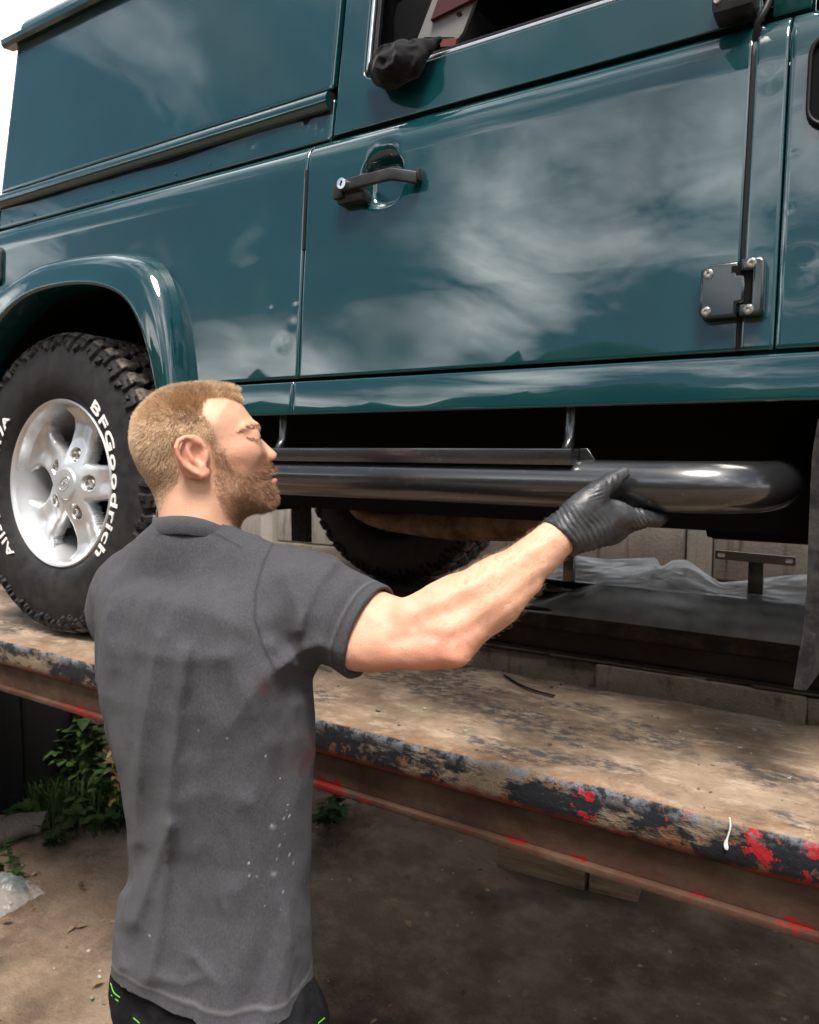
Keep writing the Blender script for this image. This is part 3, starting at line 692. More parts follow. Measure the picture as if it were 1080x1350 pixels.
for y in (1.42, 2.3):
    b = MB(); b.box((-.95, y, 1.76), (-.45, y + .46, 2.06), bev=.05); b.box((-.96, y, 2.0), (-.80, y + .46, 2.62), bev=.05, M=Matrix.Translation((0, 0, 0))); b.build('seat', SHADE, veh)
# windscreen pillar and mirror base
b = MB(); b.box((-.185, Yu(2.4) - .006, 2.305), (-.13, 1.38, 2.9), bev=.006); b.build('windscreen_pillar', PAINT, veh)
mc = onY(972, 6, 1.29)
b = MB(); b.box((mc[0] - .032, 1.255, mc[2] - .022), (mc[0] + .03, 1.315, mc[2] + .05), bev=.014); mir = b.build('mirror_base', PLASTIC, veh)
b = MB(); b.tube([(mc[0] - .01, 1.275, mc[2] + .03), (mc[0] - .02, 1.2, mc[2] + .09), (mc[0] - .02, 1.13, mc[2] + .14)], .011, 10); b.build('mirror_arm', PLASTIC, mir)
b = MB(); b.box((mc[0] - .055, 1.0, mc[2] + .08), (mc[0] - .005, 1.15, mc[2] + .32), bev=.02); b.build('mirror_head', PLASTIC, mir)
bolt(mir, mc[0] - .022, mc[2] - .003, 1.2555, .006, 'mirror_screw')
# underbody
b = MB(); b.box((-2.2, 1.50, 1.50), (.8, 1.60, 1.735)); r1 = b.build('chassis_rail', BLACK, veh, False)
b = MB(); b.box((-2.2, 2.55, 1.50), (.8, 2.65, 1.735)); b.build('chassis_rail', BLACK, veh, False)
bk = onY(1000, 700, 1.70)
b = MB(); b.box((bk[0] - .10, 1.66, bk[2] - .02), (bk[0] + .4, 2.2, 1.735), bev=.02); b.build('gearbox', BLACK, veh)
b = MB(); b.tube([(-1.92, 1.42, 1.55), (-1.92, 2.05, 1.55)], .045, 14); b.tube([(-1.92, 2.0, 1.55), (-1.92, 2.1, 1.55), (-1.92, 2.2, 1.55), (-1.92, 2.3, 1.55)], [.06, .13, .13, .06], 18); b.tube([(-1.92, 2.25, 1.55), (-1.80, 2.45, 1.55)], .045, 14); b.build('rear_axle', BLACK, veh)
RUST = new_mat('rusty_exhaust', (.2, .13, .09), .75); _k = NB(RUST); _k.col(_k.mix(_k.rampv(_k.noise(9, 6, .7), .35, .65), (.07, .045, .03), (.30, .21, .15)))
e = [onY(455, 640, 2.05), onY(470, 668, 2.03), onY(500, 685, 2.0), onY(560, 690, 1.97), onY(700, 690, 1.92), onY(800, 690, 1.90)]
b = MB(); b.tube(smooth_path(e, 30), list(np.r_[np.full(8, .028), np.linspace(.03, .05, 8), np.full(14, .05)]), 14); b.build('exhaust', RUST, veh)
fl = onY(402, 690, 2.2)
FLAP = new_mat('grey_mud_flap', (.015, .015, .015), .75); _k = NB(FLAP); _k.col(_k.mix(_k.rampv(_k.noise(30, 7, .75), .4, .7), (.014, .014, .015), (.055, .05, .045))); _k.bump(_k.noise(80, 5), .3, .003)
b = MB(); b.box((fl[0] - .06, 2.19, fl[2] - .07), (fl[0] + .035, 2.2, fl[2] + .09), bev=.003); b.build('mud_flap', FLAP, veh)
# front mud flap, a curved rubber sheet seen nearly edge-on
ctr = [(1079, 552), (1071, 600), (1067, 680), (1064, 760), (1060, 820), (1052, 870), (1046, 908)]
V = []; NS = 26; cs = smooth_path([onY(u, v, 1.205) for u, v in ctr], NS); YS = np.linspace(0, 1, 8)
for i, p in enumerate(cs):
    for t in YS:
        cut = (.0 if i < NS - 6 else (i - NS + 6) / 6 * .0)
        y = 1.205 + .26 * t; z = p[2] + (.0 if i < NS - 7 else ((i - NS + 7) / 7) * .05 * t); V.append((p[0] + .02 + .022 * t * 1.0 - .0 - .020 * (1 - t), y, z))
Gf = np.array(V).reshape(NS, 8, 3); th = np.array([.017, 0, 0])
V = list(Gf.reshape(-1, 3)) + list((Gf + th).reshape(-1, 3)); n = NS * 8
F = [(i * 8 + j, i * 8 + j + 1, (i + 1) * 8 + j + 1, (i + 1) * 8 + j) for i in range(NS - 1) for j in range(7)]
F = F + [tuple(k + n for k in f[::-1]) for f in F]
lp = [i * 8 for i in range(NS)] + [(NS - 1) * 8 + j for j in range(1, 8)] + [i * 8 + 7 for i in range(NS - 2, -1, -1)] + list(range(6, 0, -1))
F += [(lp[k], lp[(k + 1) % len(lp)], lp[(k + 1) % len(lp)] + n, lp[k] + n) for k in range(len(lp))]
obj('front_mud_flap', V, F, FLAP, veh, True, 40)

# ---------------------------------------------------------------- wheels
def tyre_mesh():
    R, Wd = .410, .262                       # local: axle along Y, outer face towards -Y
    prof = [(.226, -.092), (.232, -.104), (.245, -.118), (.270, -.128), (.300, -.132), (.330, -.130), (.352, -.126), (.374, -.120), (.388, -.113), (.397, -.104), (.4015, -.094)]
    tread = [(.4025 + .0015 * (1 - (y / .094) ** 2), y) for y in np.linspace(-.094, .094, 45)[1:-1]]
    full = np.array(prof + tread + [(r, -y) for r, y in prof[::-1]])
    s = np.r_[0, np.cumsum(np.linalg.norm(np.diff(full, axis=0), axis=1))]
    # denser shoulder on the outer side
    sp = np.r_[np.linspace(0, s[6], 8)[:-1], np.linspace(s[6], s[10], 26)[:-1], np.linspace(s[10], s[-11], 52)[:-1], np.linspace(s[-11], s[-7], 10)[:-1], np.linspace(s[-7], s[-1], 6)]
    rr = np.interp(sp, s, full[:, 0]); yy = np.interp(sp, s, full[:, 1])
    T = np.stack([np.gradient(rr, sp), np.gradient(yy, sp)], 1); T /= np.linalg.norm(T, axis=1)[:, None]; Nn = np.stack([-T[:, 1], T[:, 0]], 1)
    Nn = np.where((Nn[:, 0:1] * (rr[:, None] - .3) + Nn[:, 1:2] * yy[:, None] * 2) < 0, -Nn, Nn)
    nth = 1500; th = np.linspace(0, 2 * np.pi, nth, endpoint=False); NL = 46
    TH, SI = np.meshgrid(th, np.arange(len(sp)), indexing='ij'); Yv = yy[SI]; Rv = rr[SI]
    ph = TH * NL / (2 * np.pi)
    def tri(x): return 2 * np.abs((x % 1) - .5)
    def groove(d, wd): return np.clip((np.abs(d) - wd * .5) / (wd * .25), 0, 1)
    out = np.abs(Yv)
    z1 = .048 + .010 * (tri(ph) - .5) * 2 * np.where(tri(ph) > .3, 1, .6)
    g = groove(out - z1, .010)
    g = np.minimum(g, groove(Yv - .010 * np.sign(tri(ph * 1.0 + .25) - .5), .008))
    # lateral grooves, zig-zag, shifted between rows
    row = np.where(out > z1, 1.0, 0.0); sgn = np.sign(Yv)
    lat = ph + np.where(row > 0, .5 + .18 * tri(out * 26), .22 * tri(out * 30) * 1.0) + np.where(sgn > 0, .5, 0)
    wl = np.where(row > 0, .26, .16); dl = (lat % 1) - .5
    g = np.minimum(g, np.clip((np.abs(dl) - wl * .5) / (.06), 0, 1))
    sip = (np.clip(np.abs(((lat * 3) % 1) - .5 + .1 * np.sin(out * 300)) / .05, 0, 1)); sipm = (row == 0) | (out < .085)
    hgt = .0125 * g - .0020 * (1 - sip) * sipm * g
    # shoulder biters down the sidewall
    sh = (Rv < .4018)
    lim = np.where((np.floor(lat) % 2) == 0, .362, .374) + .006 * (np.abs(dl) > .36)
    hs = .0105 * np.clip((np.abs(dl) - wl * .5) / .06, 0, 1) * np.clip((Rv - lim) / .004, 0, 1)
    notch = np.clip(np.abs(Rv - .388 - .006 * np.sign(dl)) / .003, 0, 1); hs = hs * (.65 + .35 * notch)
    hgt = np.where(sh, hs, hgt)
    # fine rings on the sidewall
    hgt = hgt + np.where(sh & (Rv < .355), .0011 * (np.abs(Rv - .345) < .004) + .0010 * (np.abs(Rv - .262) < .003), 0)
    r2 = Rv + hgt * Nn[SI, 0]; y2 = Yv + hgt * Nn[SI, 1]
    V = np.stack([r2 * np.cos(TH), y2, r2 * np.sin(TH)], -1).reshape(-1, 3); m = len(sp)
    I, J = np.meshgrid(np.arange(nth), np.arange(m - 1), indexing='ij'); I2 = (I + 1) % nth
    Q = np.stack([I * m + J, I * m + J + 1, I2 * m + J + 1, I2 * m + J], -1).reshape(-1, 4)
    me = bpy.data.meshes.new('tyre'); me.vertices.add(len(V)); me.vertices.foreach_set('co', V.astype(np.float32).ravel())
    me.loops.add(Q.size); me.loops.foreach_set('vertex_index', Q.astype(np.int32).ravel()); me.polygons.add(len(Q)); me.polygons.foreach_set('loop_start', np.arange(0, Q.size, 4, dtype=np.int32))
    me.update(calc_edges=True); me.shade_smooth(); me.set_sharp_from_angle(angle=math.radians(50))
    at = me.attributes.new('worn', 'FLOAT', 'POINT'); at.data.foreach_set('value', ((hgt > .0095) & (Rv > .396)).astype(np.float32).ravel())
    me.materials.append(TYRE); return me
def rim_meshes():
    n = 300; NR = 70; Rr = .214
    rs_ = np.linspace(.004, Rr, NR); th = np.linspace(0, 2 * np.pi, n, endpoint=False)
    TH, RR = np.meshgrid(th, rs_, indexing='ij')
    sp_a = 2 * np.pi / 5; da = (TH - math.radians(3) + sp_a / 2) % sp_a - sp_a / 2
    lat = RR * np.sin(da)
    hw = np.interp(RR, [.0, .06, .10, .15, .185, .214], [.06, .058, .050, .048, .058, .095])       # spoke half width
    edge = (hw - np.abs(lat)) * np.where(np.cos(da) > 0, 1, -1)
    depth = np.interp(RR, [.0, .05, .085, .12, .17, .20, .214], [.000, .000, .010, .020, .024, .020, .012])
    e = np.clip(edge / .014, 0, 1); body = depth + (1 - np.sqrt(np.clip(1 - (1 - e) ** 2, 0, 1))) * .018
    body += .006 * np.exp(-(lat / (.45 * hw + 1e-4)) ** 2) * ((RR > .10) & (RR < .20)) * np.clip((RR - .10) / .03, 0, 1) * np.clip((.20 - RR) / .02, 0, 1)   # dished spoke
    pock = np.hypot(RR * np.cos(da) - .083, lat); body += .020 * np.clip((.0215 - pock) / .006, 0, 1)
    cap_ = np.clip((.046 - RR) / .004, 0, 1); body += -.007 * cap_ + .0012 * np.exp(-((RR - .036) / .0015) ** 2)
    V = np.stack([RR * np.cos(TH), body, RR * np.sin(TH)], -1).reshape(-1, 3)
    keep = edge > 0; keep |= RR < .082
    F = []
    for i in range(n):
        i2 = (i + 1) % n
        for j in range(NR - 1):
            if keep[i, j] and keep[i2, j] and keep[i, j + 1] and keep[i2, j + 1]: F.append((i * NR + j, i2 * NR + j, i2 * NR + j + 1, i * NR + j + 1))
    # thickness: bottom copy with side walls on boundary
    from collections import Counter
    ec = Counter()
    for f in F:
        for a, b in zip(f, f[1:] + f[:1]): ec[(min(a, b), max(a, b))] += 1
    b0 = len(V); used = sorted({a for k, c in ec.items() if c == 1 for a in k}); mp_ = {v: b0 + i for i, v in enumerate(used)}
    V = list(V) + [V[v] + np.array([0, .030, 0]) for v in used]
    for f in list(F):
        for a, b in zip(f, f[1:] + f[:1]):
            if ec[(min(a, b), max(a, b))] == 1: F.append((b, a, mp_[a], mp_[b]))
    sp = mesh_of('spokes', V, F, True, 60); sp.materials.append(ALLOY)
    prof = [(.231, -.004), (.233, -.010), (.229, -.0135), (.223, -.010), (.219, -.001), (.217, .010), (.213, .022), (.206, .050), (.198, .09), (.196, .16), (.22, .20)]
    nb = 120; V = []; 
    for k in range(nb):
        a = 2 * math.pi * k / nb
        for r, y in prof: V.append((r * math.cos(a), y, r * math.sin(a)))
    m = len(prof); F = [(k * m + j, k * m + j + 1, ((k + 1) % nb) * m + j + 1, ((k + 1) % nb) * m + j) for k in range(nb) for j in range(m - 1)]
    ba = mesh_of('rim_barrel', V, F, True, 50); ba.materials.append(ALLOY)
    return sp, ba
def nut_mesh():
    V = []; rings = [(0, .0105), (-.012, .0105), (-.016, .0085), (-.0165, .0001)]
    for y, r in rings:
        for k in range(6): V.append((r * math.cos(k * math.pi / 3), y, r * math.sin(k * math.pi / 3)))
    F = [(i * 6 + k, i * 6 + (k + 1) % 6, (i + 1) * 6 + (k + 1) % 6, (i + 1) * 6 + k) for i in range(3) for k in range(6)]
    b = MB(); b.add(V, F); b.tube([(0, .004, 0), (0, -.002, 0)], .0135, 20); me = mesh_of('wheel_nut', b.V, b.F, True, 25); me.materials.append(BOLT); return me
def text_verts(s, size, ext, space=1.0):
    cu = bpy.data.curves.new('t', 'FONT'); cu.body = s; cu.size = size; cu.extrude = ext; cu.offset = size * .016; cu.space_character = space; cu.resolution_u = 3
    o = bpy.data.objects.new('t', cu); COL.objects.link(o); dgx = bpy.context.evaluated_depsgraph_get(); me = bpy.data.meshes.new_from_object(o.evaluated_get(dgx))
    V = np.array([v.co[:] for v in me.vertices]); F = [tuple(p.vertices) for p in me.polygons]; bpy.data.objects.remove(o); bpy.data.meshes.remove(me); return V, F
def letters(strs):
    b = MB()
    for s, r0, mid, size, span, y0 in strs:
        V, F = text_verts(s, size, .0012, 1.12); V[:, 0] -= (V[:, 0].min() + V[:, 0].max()) / 2
        a = math.radians(mid) - V[:, 0] * (math.radians(span) / np.ptp(V[:, 0])); r = r0 + V[:, 1]
        b.add(np.stack([r * np.cos(a), y0 - V[:, 2], r * np.sin(a)], 1), [f[::-1] for f in F])
    me = mesh_of('lettering', b.V, b.F, False); me.materials.append(LETTER); return me
TY = tyre_mesh(); SPK, BAR = rim_meshes(); NUT = nut_mesh()
LET = [letters([('BFGoodrich', .266, 4, .040, 90, -.1315)]), letters([('All-Terrain', .266, -165, .039, 70, -.1315)]), letters([('T/A', .266, 148.5, .039, 22, -.1315)])]
def emblem():
    b = MB()
    V = []; n = 40
    for sx, sz, y in ((.0275, .0175, -.0078), (.0265, .0165, -.0092), (.024, .0145, -.0092), (.023, .0135, -.0082)):
        for k in range(n): V.append((sx * math.cos(2 * math.pi * k / n), y, sz * math.sin(2 * math.pi * k / n)))
    b.add(V, [(i * n + k, i * n + (k + 1) % n, (i + 1) * n + (k + 1) % n, (i + 1) * n + k) for i in range(3) for k in range(n)])
    for s, z in (('LAND', .0015), ('ROVER', -.0075)):
        T, F = text_verts(s, .0085, .0005); T[:, 0] -= (T[:, 0].min() + T[:, 0].max()) / 2
        b.add(np.stack([T[:, 0] + (.002 if z > 0 else -.001), -.0085 - T[:, 2], T[:, 1] + z], 1), F)
    me = mesh_of('hub_emblem', b.V, b.F, True, 30); me.materials.append(ALLOY); return me
EMB = emblem()
def wheel(loc, rx, rz, detail=True, spin=0):
    we = bpy.data.objects.new('wheel', None); we['local'] = 1; COL.objects.link(we); we.parent = veh
    we.matrix_parent_inverse = Matrix.Translation(-Vector(veh.location)); we.location = loc; we.rotation_euler = (rx, spin, rz)
    def sub(name, me, loc_=(0, 0, 0), rot=(0, 0, 0)):
        o = bpy.data.objects.new(name, me); COL.objects.link(o); o.parent = we; o.location = loc_; o.rotation_euler = rot; return o
    sub('tyre', TY); sub('spokes', SPK, (0, -.082, 0)); sub('rim_barrel', BAR, (0, -.097, 0))
    for L1 in LET: sub('lettering', L1)
    if detail:
        sub('hub_emblem', EMB, (0, -.0815, 0), (0, math.radians(-38), 0))
        for k in range(5):
            a = math.radians(3 + 72 * k); sub('wheel_nut', NUT, (.083 * math.cos(a), -.082 + .022, .083 * math.sin(a)), (0, k * .7, 0))
    b = MB(); b.tube([(0, .0, 0), (0, .08, 0)], .15, 24); me = mesh_of('brake_disc', b.V, b.F, True, 30); me.materials.append(BLACK); sub('brake_disc', me)
    return we
wc = onY(77, 640, 1.245)
wheel((wc[0], 1.245 + .107, DECK_Z + .419), math.radians(-3.2), 0)
wheel((-1.60, 2.50, DECK_Z + .419), 0, math.pi, False)
# ---------------------------------------------------------------- rock slider being offered up
def slider():
    t = empty('rock_slider', (-.8, 1.16, 1.56), 'long black tube rock slider held up under the sill by the man', 'rock slider', 'black rock sliders')
    R = .0385; zc = 1.5985; yc = 1.160
    path = [(-1.40, yc, zc), (-.9, yc, zc), (-.5, yc, zc), (-.30, yc, zc), (-.245, yc + .005, zc), (-.205, yc + .022, zc), (-.172, yc + .058, zc), (-.154, yc + .115, zc), (-.146, yc + .20, zc + .004), (-.14, yc + .33, zc + .01)]
    b = MB(); b.tube(smooth_path(path, 90), R, 40); b.build('tube', STEEL, t)
    b = MB(); b.box((-1.40, 1.1235, 1.629), (-.418, 1.215, 1.6550), bev=.0025); b.build('step_plate', STEEL, t)
    V, F = plate([(0, 0), (.03, 0), (.012, .026), (0, .026)], [], .004, .0008, lambda a, c, e: (-.4165 + a, 1.16 + e, 1.629 + c)); obj('step_gusset', V, F, STEEL, t, True, 40)
    for u in (374, 752):
        p = onY(u, 575, 1.27); b = MB(); b.tube([(p[0], 1.215, 1.640), (p[0], 1.25, 1.648), (p[0], 1.268, 1.67), (p[0], 1.272, 1.70), (p[0], 1.274, 1.735)], .0105, 16); b.build('mounting_post', STEEL, t)
    return t
slider()
# second slider lying wrapped on the far runway
def slider2():
    t = empty('rock_slider', (-.7, 2.46, DECK_Z), 'second black slider lying on the far runway with its brackets standing up', 'rock slider', 'black rock sliders')
    z = DECK_Z + .038; b = MB(); b.tube(smooth_path([(-1.25, 2.62, z + .0), (-1.1, 2.5, z), (-1.0, 2.45, z), (-.6, 2.44, z), (0.3, 2.44, z)], 50), .036, 24); b.build('tube', STEEL, t)
    p = onY(750, 760, 2.44); b = MB(); b.box((p[0] - .018, 2.43, DECK_Z + .05), (p[0] + .018, 2.455, DECK_Z + .29), bev=.003); b.build('bracket_post', STEEL, t)
    q = onY(998, 735, 2.44); b = MB(); b.box((q[0] - .022, 2.432, DECK_Z + .05), (q[0] + .020, 2.45, q[2] - .004), bev=.003); b.build('bracket_post', STEEL, t)
    V, F = plate(rrect(-.115, -.0135, .105, .0135, .004), [rrect(-.108, -.005, -.086, .005, .0045), rrect(.078, -.005, .098, .005, .0045)], .006, .001, lambda a, c, e: (q[0] + a, 2.428 + e, q[2] + c - .02 * a)); obj('bracket_plate', V, F, STEEL, t, True, 40)
slider2()
# milky plastic film
def film_mat(name, alpha):
    m = new_mat(name, (.96, .96, .96), .3, 0); k = NB(m); b = k.b
    b.inputs['Alpha'].default_value = alpha; k.lk(k.rampv(k.noise(14, 4), .3, .7, alpha * .75, min(1, alpha * 1.2)), b.inputs['Alpha'])
    b.inputs['Subsurface Weight'].default_value = 0; k.bump(k.noise(25, 4, .6, stretch=(1, 1, 2)), .3, .004)
    tr = k.nt.nodes.new('ShaderNodeBsdfTranslucent'); tr.inputs[0].default_value = (.9, .91, .92, 1); tp = k.nt.nodes.new('ShaderNodeBsdfTransparent'); b.inputs['Alpha'].default_value = 1
    for l_ in list(b.inputs['Alpha'].links): al = l_.from_socket; k.nt.links.remove(l_)
    m1 = k.nt.nodes.new('ShaderNodeMixShader'); m1.inputs[0].default_value = .62; k.lk(b.outputs[0], m1.inputs[1]); k.lk(tr.outputs[0], m1.inputs[2])
    m2 = k.nt.nodes.new('ShaderNodeMixShader'); k.lk(al, m2.inputs[0]); k.lk(tp.outputs[0], m2.inputs[1]); k.lk(m1.outputs[0], m2.inputs[2]); k.lk(m2.outputs[0], k.nt.nodes['Material Output'].inputs['Surface']); return m
def film():
    t = empty('plastic_sheet', (-.5, 2.5, DECK_Z), 'crumpled milky plastic sheet draped on the far runway', 'plastic sheet')
    def sheet(name, x0, x1, fn, mat, nx=90, ny=40):
        V = []
        for i in range(nx):
            for j in range(ny): V.append(fn(x0 + (x1 - x0) * i / (nx - 1), j / (ny - 1)))
        F = [(i * ny + j, (i + 1) * ny + j, (i + 1) * ny + j + 1, i * ny + j + 1) for i in range(nx - 1) for j in range(ny - 1)]
        obj(name, V, F, mat, t)
    def nz1(x, y, s): return float(vnoise(np.array([[x * s, y * s, 1.3]]))[0])
    xa = onY(690, 790, 2.3)[0]; xb = .35
    def front(x, t_):
        # hangs from the slider tube to the near edge of the runway
        bow = .03 * nz1(x, 0, 3.1); y = 2.262 + .17 * t_ + bow * .3
        edge = np.clip((x - xa) / .25, 0, 1)
        z = DECK_Z + .004 - .014 * (1 - t_) + .085 * math.sin(min(1, t_ * 1.25) * math.pi / 2) ** 1.4 * edge
        z += (.012 * abs(nz1(x, t_ * .3, 9)) + .010 * nz1(x + 3, t_ * .5, 17)) * math.sin(math.pi * t_) + .05 * math.exp(-((x - onY(880, 770, 2.5)[0]) / .10) ** 2) * t_ ** 2
        return (x, y, max(z, DECK_Z - .02))
    sheet('front_film', xa, xb, front, film_mat('thin_milky_film', .68))
    pk = [(onY(748, 742, 2.56)[0], .06, .09), (onY(775, 735, 2.56)[0], .13, .10), (onY(812, 738, 2.56)[0], .125, .055), (onY(862, 738, 2.60)[0], .135, .075), (onY(915, 765, 2.60)[0], .05, .12), (onY(1040, 758, 2.60)[0], .075, .13)]
    def backf(x, t_):
        y = 2.44 + .30 * t_; r = sum(h * max(0, 1 - abs(x - c) / w) for c, h, w in pk)
        z = DECK_Z + .08 + r * math.sin(math.pi * min(1, .15 + t_)) ** .8 + .018 * abs(nz1(x, t_, 11)) - .02 * t_
        return (x + .02 * nz1(x, t_ * 2, 6), y, z)
    top = np.array([onY(u, v, 2.56)[[0, 2]] for u, v in ((705, 792), (722, 752), (742, 731), (770, 734), (800, 737), (864, 735), (870, 748), (886, 739), (906, 739), (925, 752), (950, 769), (1000, 763), (1060, 757), (1130, 760))])
    def curtain(x, t_):
        zt = np.interp(x, top[:, 0], top[:, 1]); z = DECK_Z + .005 + (zt - DECK_Z - .005) * t_
        y = 2.56 - .14 * (1 - t_) ** 1.5 + (.05 * nz1(x, t_ * .6, 5.5) + .035 * abs(nz1(x + t_ * .25, 2, 13)) + .012 * nz1(x, t_ * .7, 31)) * (.3 + .7 * (1 - t_))
        return (x + .01 * nz1(x, t_, 21), y, z)
    sheet('crumpled_fold', top[0, 0], xb, curtain, film_mat('layered_milky_film', .97), 150, 40)
film()

# ---------------------------------------------------------------- small things on the near runway
p = [onZ(u, v, DECK_Z + .006) for u, v in ((665, 890), (685, 902), (708, 911), (731, 917))]
b = MB(); b.tube(smooth_path(p, 16), .0028, 6, True, (1.6, .5)); tag(b.build('cable_tie', RUBBER), 'thin black strip lying on the near runway deck', 'cable tie')
STR = new_mat('white_string', (.75, .72, .64), .8)
s0 = [(962, 1078), (963, 1090), (960, 1102), (957, 1112), (958, 1120)]; sp_ = [onY(u, v, 1.1035) for u, v in s0]
b = MB(); b.tube(smooth_path(sp_, 14), [.0012] * 9 + [.0016, .0022, .003, .0034, .002], 6); tag(b.build('paint_drip', STR), 'short white dried drip on the chipped edge of the near runway', 'drip')
def debris():
    PEB = new_mat('grit', (.38, .33, .28), .9); k = NB(PEB); k.col(k.mix(k.rampv(k.noise(9, 2), .4, .6), (.10, .08, .065), (.36, .32, .27)))
    b = MB(); rr = random.Random(5)
    for i in range(170):
        u, v = rr.uniform(420, 1080), rr.uniform(885, 1100)
        q = onZ(u, v, DECK_Z)
        if not (1.13 < q[1] < 1.60): continue
        r = rr.choice([.0012, .0016, .002, .002, .0026, .0036, .005]); bm = bmesh.new(); bmesh.ops.create_icosphere(bm, subdivisions=1, radius=r)
        for vv in bm.verts: vv.co *= rr.uniform(.7, 1.25)
        b.bm(bm, Matrix.Translation((q[0], q[1], DECK_Z + r * .5)) @ Matrix.Diagonal((1.3, 1, .65, 1)))
    tag(b.build('grit', PEB, None, False), 'loose grit and small stones scattered on the near runway', 'grit', kind='stuff')
    b = MB()
    for i in range(900):
        x, y = rr.uniform(-5, .6), rr.uniform(.9, 3.3); r = rr.choice([.002, .002, .003, .003, .004, .004, .007]); bm = bmesh.new(); bmesh.ops.create_icosphere(bm, subdivisions=1, radius=r)
        for vv in bm.verts: vv.co *= rr.uniform(.7, 1.25)
        b.bm(bm, Matrix.Translation((x, y, r * .1 - .004)) @ Matrix.Diagonal((1.3, 1, .6, 1)))
    tag(b.build('gravel', PEB, None, False), 'scattered stones and crumbs on the bare dirt', 'gravel', kind='stuff')
debris()
def litter():
    b = MB(); rr = random.Random(31)
    for i in range(150):
        x, y = rr.uniform(-3.2, .3), rr.uniform(1.2, 3.2); a = rr.uniform(0, 6.28); s = rr.uniform(.008, .022); c, n_ = math.cos(a), math.sin(a); V = []
        for q, wd in ((0, .1), (.35, 1), (.7, .8), (1, .05)):
            for e in (-1, 1): V.append((x + c * s * q * 2 - n_ * s * wd * .5 * e, y + n_ * s * q * 2 + c * s * wd * .5 * e, .006 + .35 * s * abs(e * wd) * rr.uniform(.2, 1)))
        b.add(V, [(0, 1, 3, 2), (2, 3, 5, 4), (4, 5, 7, 6)])
    m = new_mat('dead_leaf', (.16, .10, .05), .9); k = NB(m); k.col(k.mix(k.rampv(k.noise(3, 2), .4, .6), (.10, .06, .03), (.26, .18, .10)))
    tag(b.build('leaf_litter', m), 'dead leaves and scraps scattered on the dirt', 'leaves', kind='stuff')
litter()
# timber blocks on the ground beneath the runway
def timber(u0, v0, u1, v1, w, h, label):
    a = onZ(u0, v0, 0); c = onZ(u1, v1, 0); d = c - a; ln = np.linalg.norm(d); ang = math.atan2(d[1], d[0])
    b = MB(); b.box((0, 0, -.01), (ln, w, h), bev=.008, M=Matrix.Translation((a[0], a[1], 0)) @ Matrix.Rotation(ang, 4, 'Z')); tag(b.build('timber_block', TIMBER), label, 'timber', 'timber blocks on the dirt')
timber(655, 1140, 770, 1172, .16, .15, 'longer weathered timber block on the dirt below the runway')
timber(776, 1172, 841, 1188, .14, .11, 'short weathered timber offcut right of the longer block')

# ---------------------------------------------------------------- cloth on the window sill
CLOTH = new_mat('dark_cloth', (.010, .010, .011), .95); _k = NB(CLOTH); _k.b.inputs['Sheen Weight'].default_value = .1; _k.bump(_k.noise(700, 3), .4, .0012)
_k.col(_k.mix(_k.rampv(_k.noise(40, 4), .4, .7), (.007, .007, .008), (.017, .017, .018)))
def cloth():
    def L3(u, v, Y): return onY(u, v, Y)
    c0 = L3(528, 84, 1.285); tip = L3(580, 51, 1.315); tl = L3(484, 96, 1.305); s = 1.75e-3
    def fn(P):
        d = ell(P, L3(523, 88, 1.285), (.058, .036, .034)); d = smin(d, cap(P, L3(540, 76, 1.29), tip, .030, .005), .02)
        d = smin(d, cap(P, L3(510, 90, 1.29), tl, .026, .008), .02); d = smin(d, cap(P, L3(520, 84, 1.30), L3(530, 76, 1.36), .032, .03), .02)
        q = P - L3(512, 84, 1.27); r = np.hypot(q[:, 0], q[:, 2] * 1.2); a = np.arctan2(q[:, 2], q[:, 0]); m = np.clip((1.30 - P[:, 1]) / .03, 0, 1)
        ph = r * 190 - a * 1.0 + 1.1 * vnoise(P * 26)
        d = d + m * .0075 * (np.abs(np.sin(ph * .5)) - .5) + .0040 * vnoise(P * 30) + .0022 * np.abs(vnoise(P * 60)) + .0010 * vnoise(P * 120)
        return d
    o = field_mesh('cloth', fn, c0 - np.array([.13, .09, .10]), c0 + np.array([.13, .11, .10]), .0022, CLOTH)
    tag(o, 'bunched black cloth stuffed over the open door window sill', 'cloth')
cloth()
# board seen inside the cab
def board():
    t = empty('storage_board', tuple(onY(590, 40, 1.62)), 'pale grey board with dark red panel inside the open window', 'board')
    PALE = new_mat('pale_grey_board', (.17, .165, .155), .6); RED = new_mat('dark_red_panel', (.05, .002, .002), .4)
    def W(pts, Y): return [tuple(onY(u, v, Y)) for u, v in pts]
    def slab(name, pts, holes, Y, mat, th=.01):
        o = onY(590, 40, Y); L2 = [((onY(u, v, Y) - o)[0], (onY(u, v, Y) - o)[2]) for u, v in pts]; H = [[((onY(u, v, Y) - o)[0], (onY(u, v, Y) - o)[2]) for u, v in h] for h in holes]
        V, F = plate(L2, H, th, .001, lambda a, c, e: (o[0] + a, Y + e, o[2] + c)); obj(name, V, F, mat, t, True, 40)
    slab('board_face', [(552, 52), (575, -8), (640, -30), (612, 44), (600, 60), (548, 66)], [[(607 + 4 * math.cos(a), 20 + 4 * math.sin(a)) for a in np.linspace(0, 2 * math.pi, 14, endpoint=False)]], 1.40, PALE)
    slab('red_panel', [(569, 28), (582, -8), (640, -30), (634, -4)], [], 1.39, RED)
    slab('lower_lip', [(560, 50), (600, 50), (606, 58), (562, 62)], [], 1.385, SHADE)
    AMB = new_mat('amber_lens', (.12, .015, .003), .3); slab('amber_lens', [(582, 53), (604, 51), (602, 62), (582, 64)], [], 1.375, AMB)
board()

